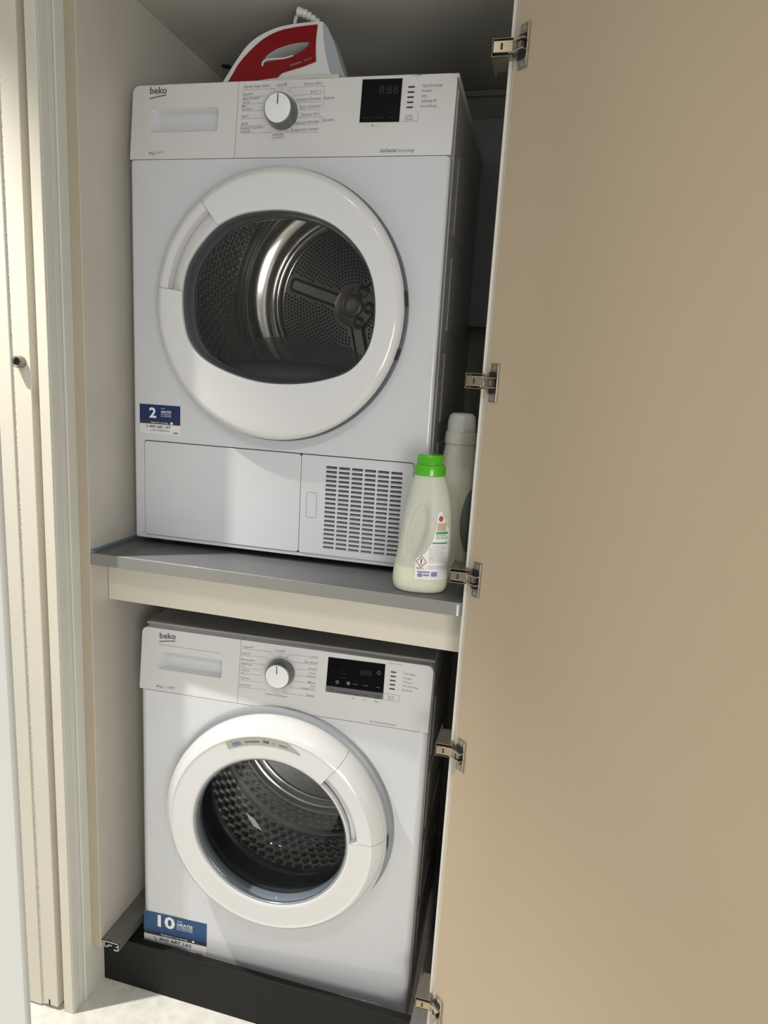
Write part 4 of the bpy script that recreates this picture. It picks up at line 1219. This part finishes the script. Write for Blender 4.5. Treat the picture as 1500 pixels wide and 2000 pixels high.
outer = tr(smooth_open([(130, 700), (180, 620), (230, 540), (290, 450), (350, 372), (420, 312), (500, 268), (600, 232), (700, 214), (800, 206), (900, 200)], 5) + smooth_open([(952, 205), (990, 250), (1030, 335), (1075, 455), (1120, 590), (1160, 700)], 4))
hole = tr(smooth_closed([(470, 545), (485, 500), (530, 445), (610, 400), (720, 370), (800, 362), (852, 366), (845, 398), (800, 436), (740, 470), (660, 490), (580, 505), (510, 516)], 3))
D2 = 0.026


def iron_plate(o, h, y0, y1, pinch):
    g = plate(o, h, y0, y1)
    return g


body = obj('white_shell', plate(outer, [hole], -D2, D2), M_IWHITE, ir, smooth=40, bevel=0.0045)
red = tr(smooth_open([(190, 690), (240, 605), (300, 508), (400, 400), (500, 320), (620, 266), (760, 242), (915, 230)], 5) + smooth_open([(908, 300), (905, 380), (907, 450), (912, 520)], 3) + [(800, 560), (700, 586), (640, 605), (560, 690)])
for s in (-1, 1):
    yy = sorted((s * (D2 - 0.001), s * (D2 + 0.0030)))
    hb = [(p[0], p[1]) for p in hole]
    obj('red_panel', plate(red, [hb], yy[0], yy[1]), M_RED, ir, smooth=40, bevel=0.0016)
obj('white_ledge', [tube([((x - 640) * IRS, -D2 - 0.002, (700 - y) * IRS) for x, y in smooth_open([(488, 545), (490, 512), (530, 492), (600, 490), (660, 488), (730, 470)], 4)], 0.0021, 8)], M_IWHITE, ir)
heel = tr([(958, 215), (1000, 262), (1060, 400), (1118, 590), (1150, 690), (1080, 690), (1020, 590), (985, 450), (965, 330)])
obj('heel_panel', plate(heel, [], -D2 - 0.0022, -D2 + 0.002), M_IGREY, ir, smooth=40, bevel=0.0012)
obj('steam_button', plate(tr([(345, 385), (352, 335), (372, 325), (385, 300), (440, 278), (495, 270), (520, 285), (430, 345), (380, 385)]), [], -0.012, 0.012), M_IWHITE, ir, smooth=40, bevel=0.002)
sole = []
for k in range(33):
    t = k / 32
    x = -0.134 + 0.262 * t
    hw = 0.052 * math.sin(min(1.0, t * 1.15 + 0.02) * PI / 2) ** 0.8
    sole.append((x, hw))
ol = [(x, -h) for x, h in sole] + [(x, h) for x, h in sole[::-1]]
obj('soleplate', [loft([[(x, y, z) for x, y in ol] for z in (0.0, 0.004)], True, True)], M_STEEL, ir, smooth=30)
obj('lower_skirt', [loft([[(x * 0.985, y * s, z) for x, y in ol] for z, s in ((0.004, 0.97), (0.009, 0.92), (0.014, 0.62), (0.018, 0.45))], True, True)], M_IWHITE, ir, smooth=40)
obj('wordmark', [text('steam', ((710 - 640) * IRS, (700 - 556) * IRS), ((800 - 640) * IRS, (700 - 530) * IRS), 0.005, lambda u, z: (u, -D2 - 0.0033, z), 0.02),
                 text('2200W', ((820 - 640) * IRS, (700 - 522) * IRS), ((885 - 640) * IRS, (700 - 502) * IRS), 0.004, lambda u, z: (u, -D2 - 0.0033, z))], M_INK2, ir, smooth=0)
# cord guard and cord
gp = [((x - 640) * IRS, 0.0, (700 - y) * IRS) for x, y in smooth_open([(925, 208), (897, 172), (862, 138), (822, 108), (782, 84), (742, 66), (722, 60)], 5)]
n_ = len(gp)
obj('cord_guard', [tube(gp, [0.0050 + 0.0052 * (k / (n_ - 1)) + (0.0012 if (k % 4 < 2 and k < n_ * 0.72) else -0.0010 if k < n_ * 0.72 else 0) for k in range(n_)], 14)], M_IWHITE, ir, smooth=50)
cp_ = [((x - 640) * IRS, y_, (700 - y) * IRS) for x, y_, y in smooth_open([(735, 0.0, 72), (700, 0.004, 96), (680, 0.010, 150), (672, 0.016, 200), (668, 0.03, 260), (650, 0.045, 420), (640, 0.055, 640), (700, 0.075, 682), (860, 0.085, 684), (1040, 0.080, 684), (1130, 0.070, 684), (1190, 0.050, 670), (1200, 0.040, 660)], 6)]
obj('cord', [tube(cp_, 0.0036, 10)], M_IWHITE, ir, smooth=60)
pg = obj('power_plug', [box(0.1310, 0.164, 0.034, 0.062, 0.0005, 0.018)], M_IWHITE, ir, smooth=0, bevel=0.004)
for k in range(2):
    obj('plug_pin', [tube([(0.1365 + 0.0220 * k, 0.048, 0.016), (0.1365 + 0.0220 * k, 0.048, 0.0500)], 0.0018, 10)], M_NICKEL, pg)

ir.scale = (0.907, 0.93, 0.773)
# grey box on the back wall beside the dryer
obj('wall_box', [box(0.610, 0.725, BACKY - 0.045, BACKY - 0.0005, 1.50, 1.955)], M_DUCT, bevel=0.003,
    label='dark grey box on the closet back wall beside the dryer', cat='box')
# round cable hole in the left wall of the closet
obj('cable_grommet', [xf(lathe_y([(0.0, -0.001), (0.009, -0.001), (0.011, 0.0)], 0, 0, 24), Matrix.Translation((0.0700, 0.40, ZC - 0.0015)) @ Matrix.Rotation(math.radians(90), 4, 'X'))], M_GAP, ce)
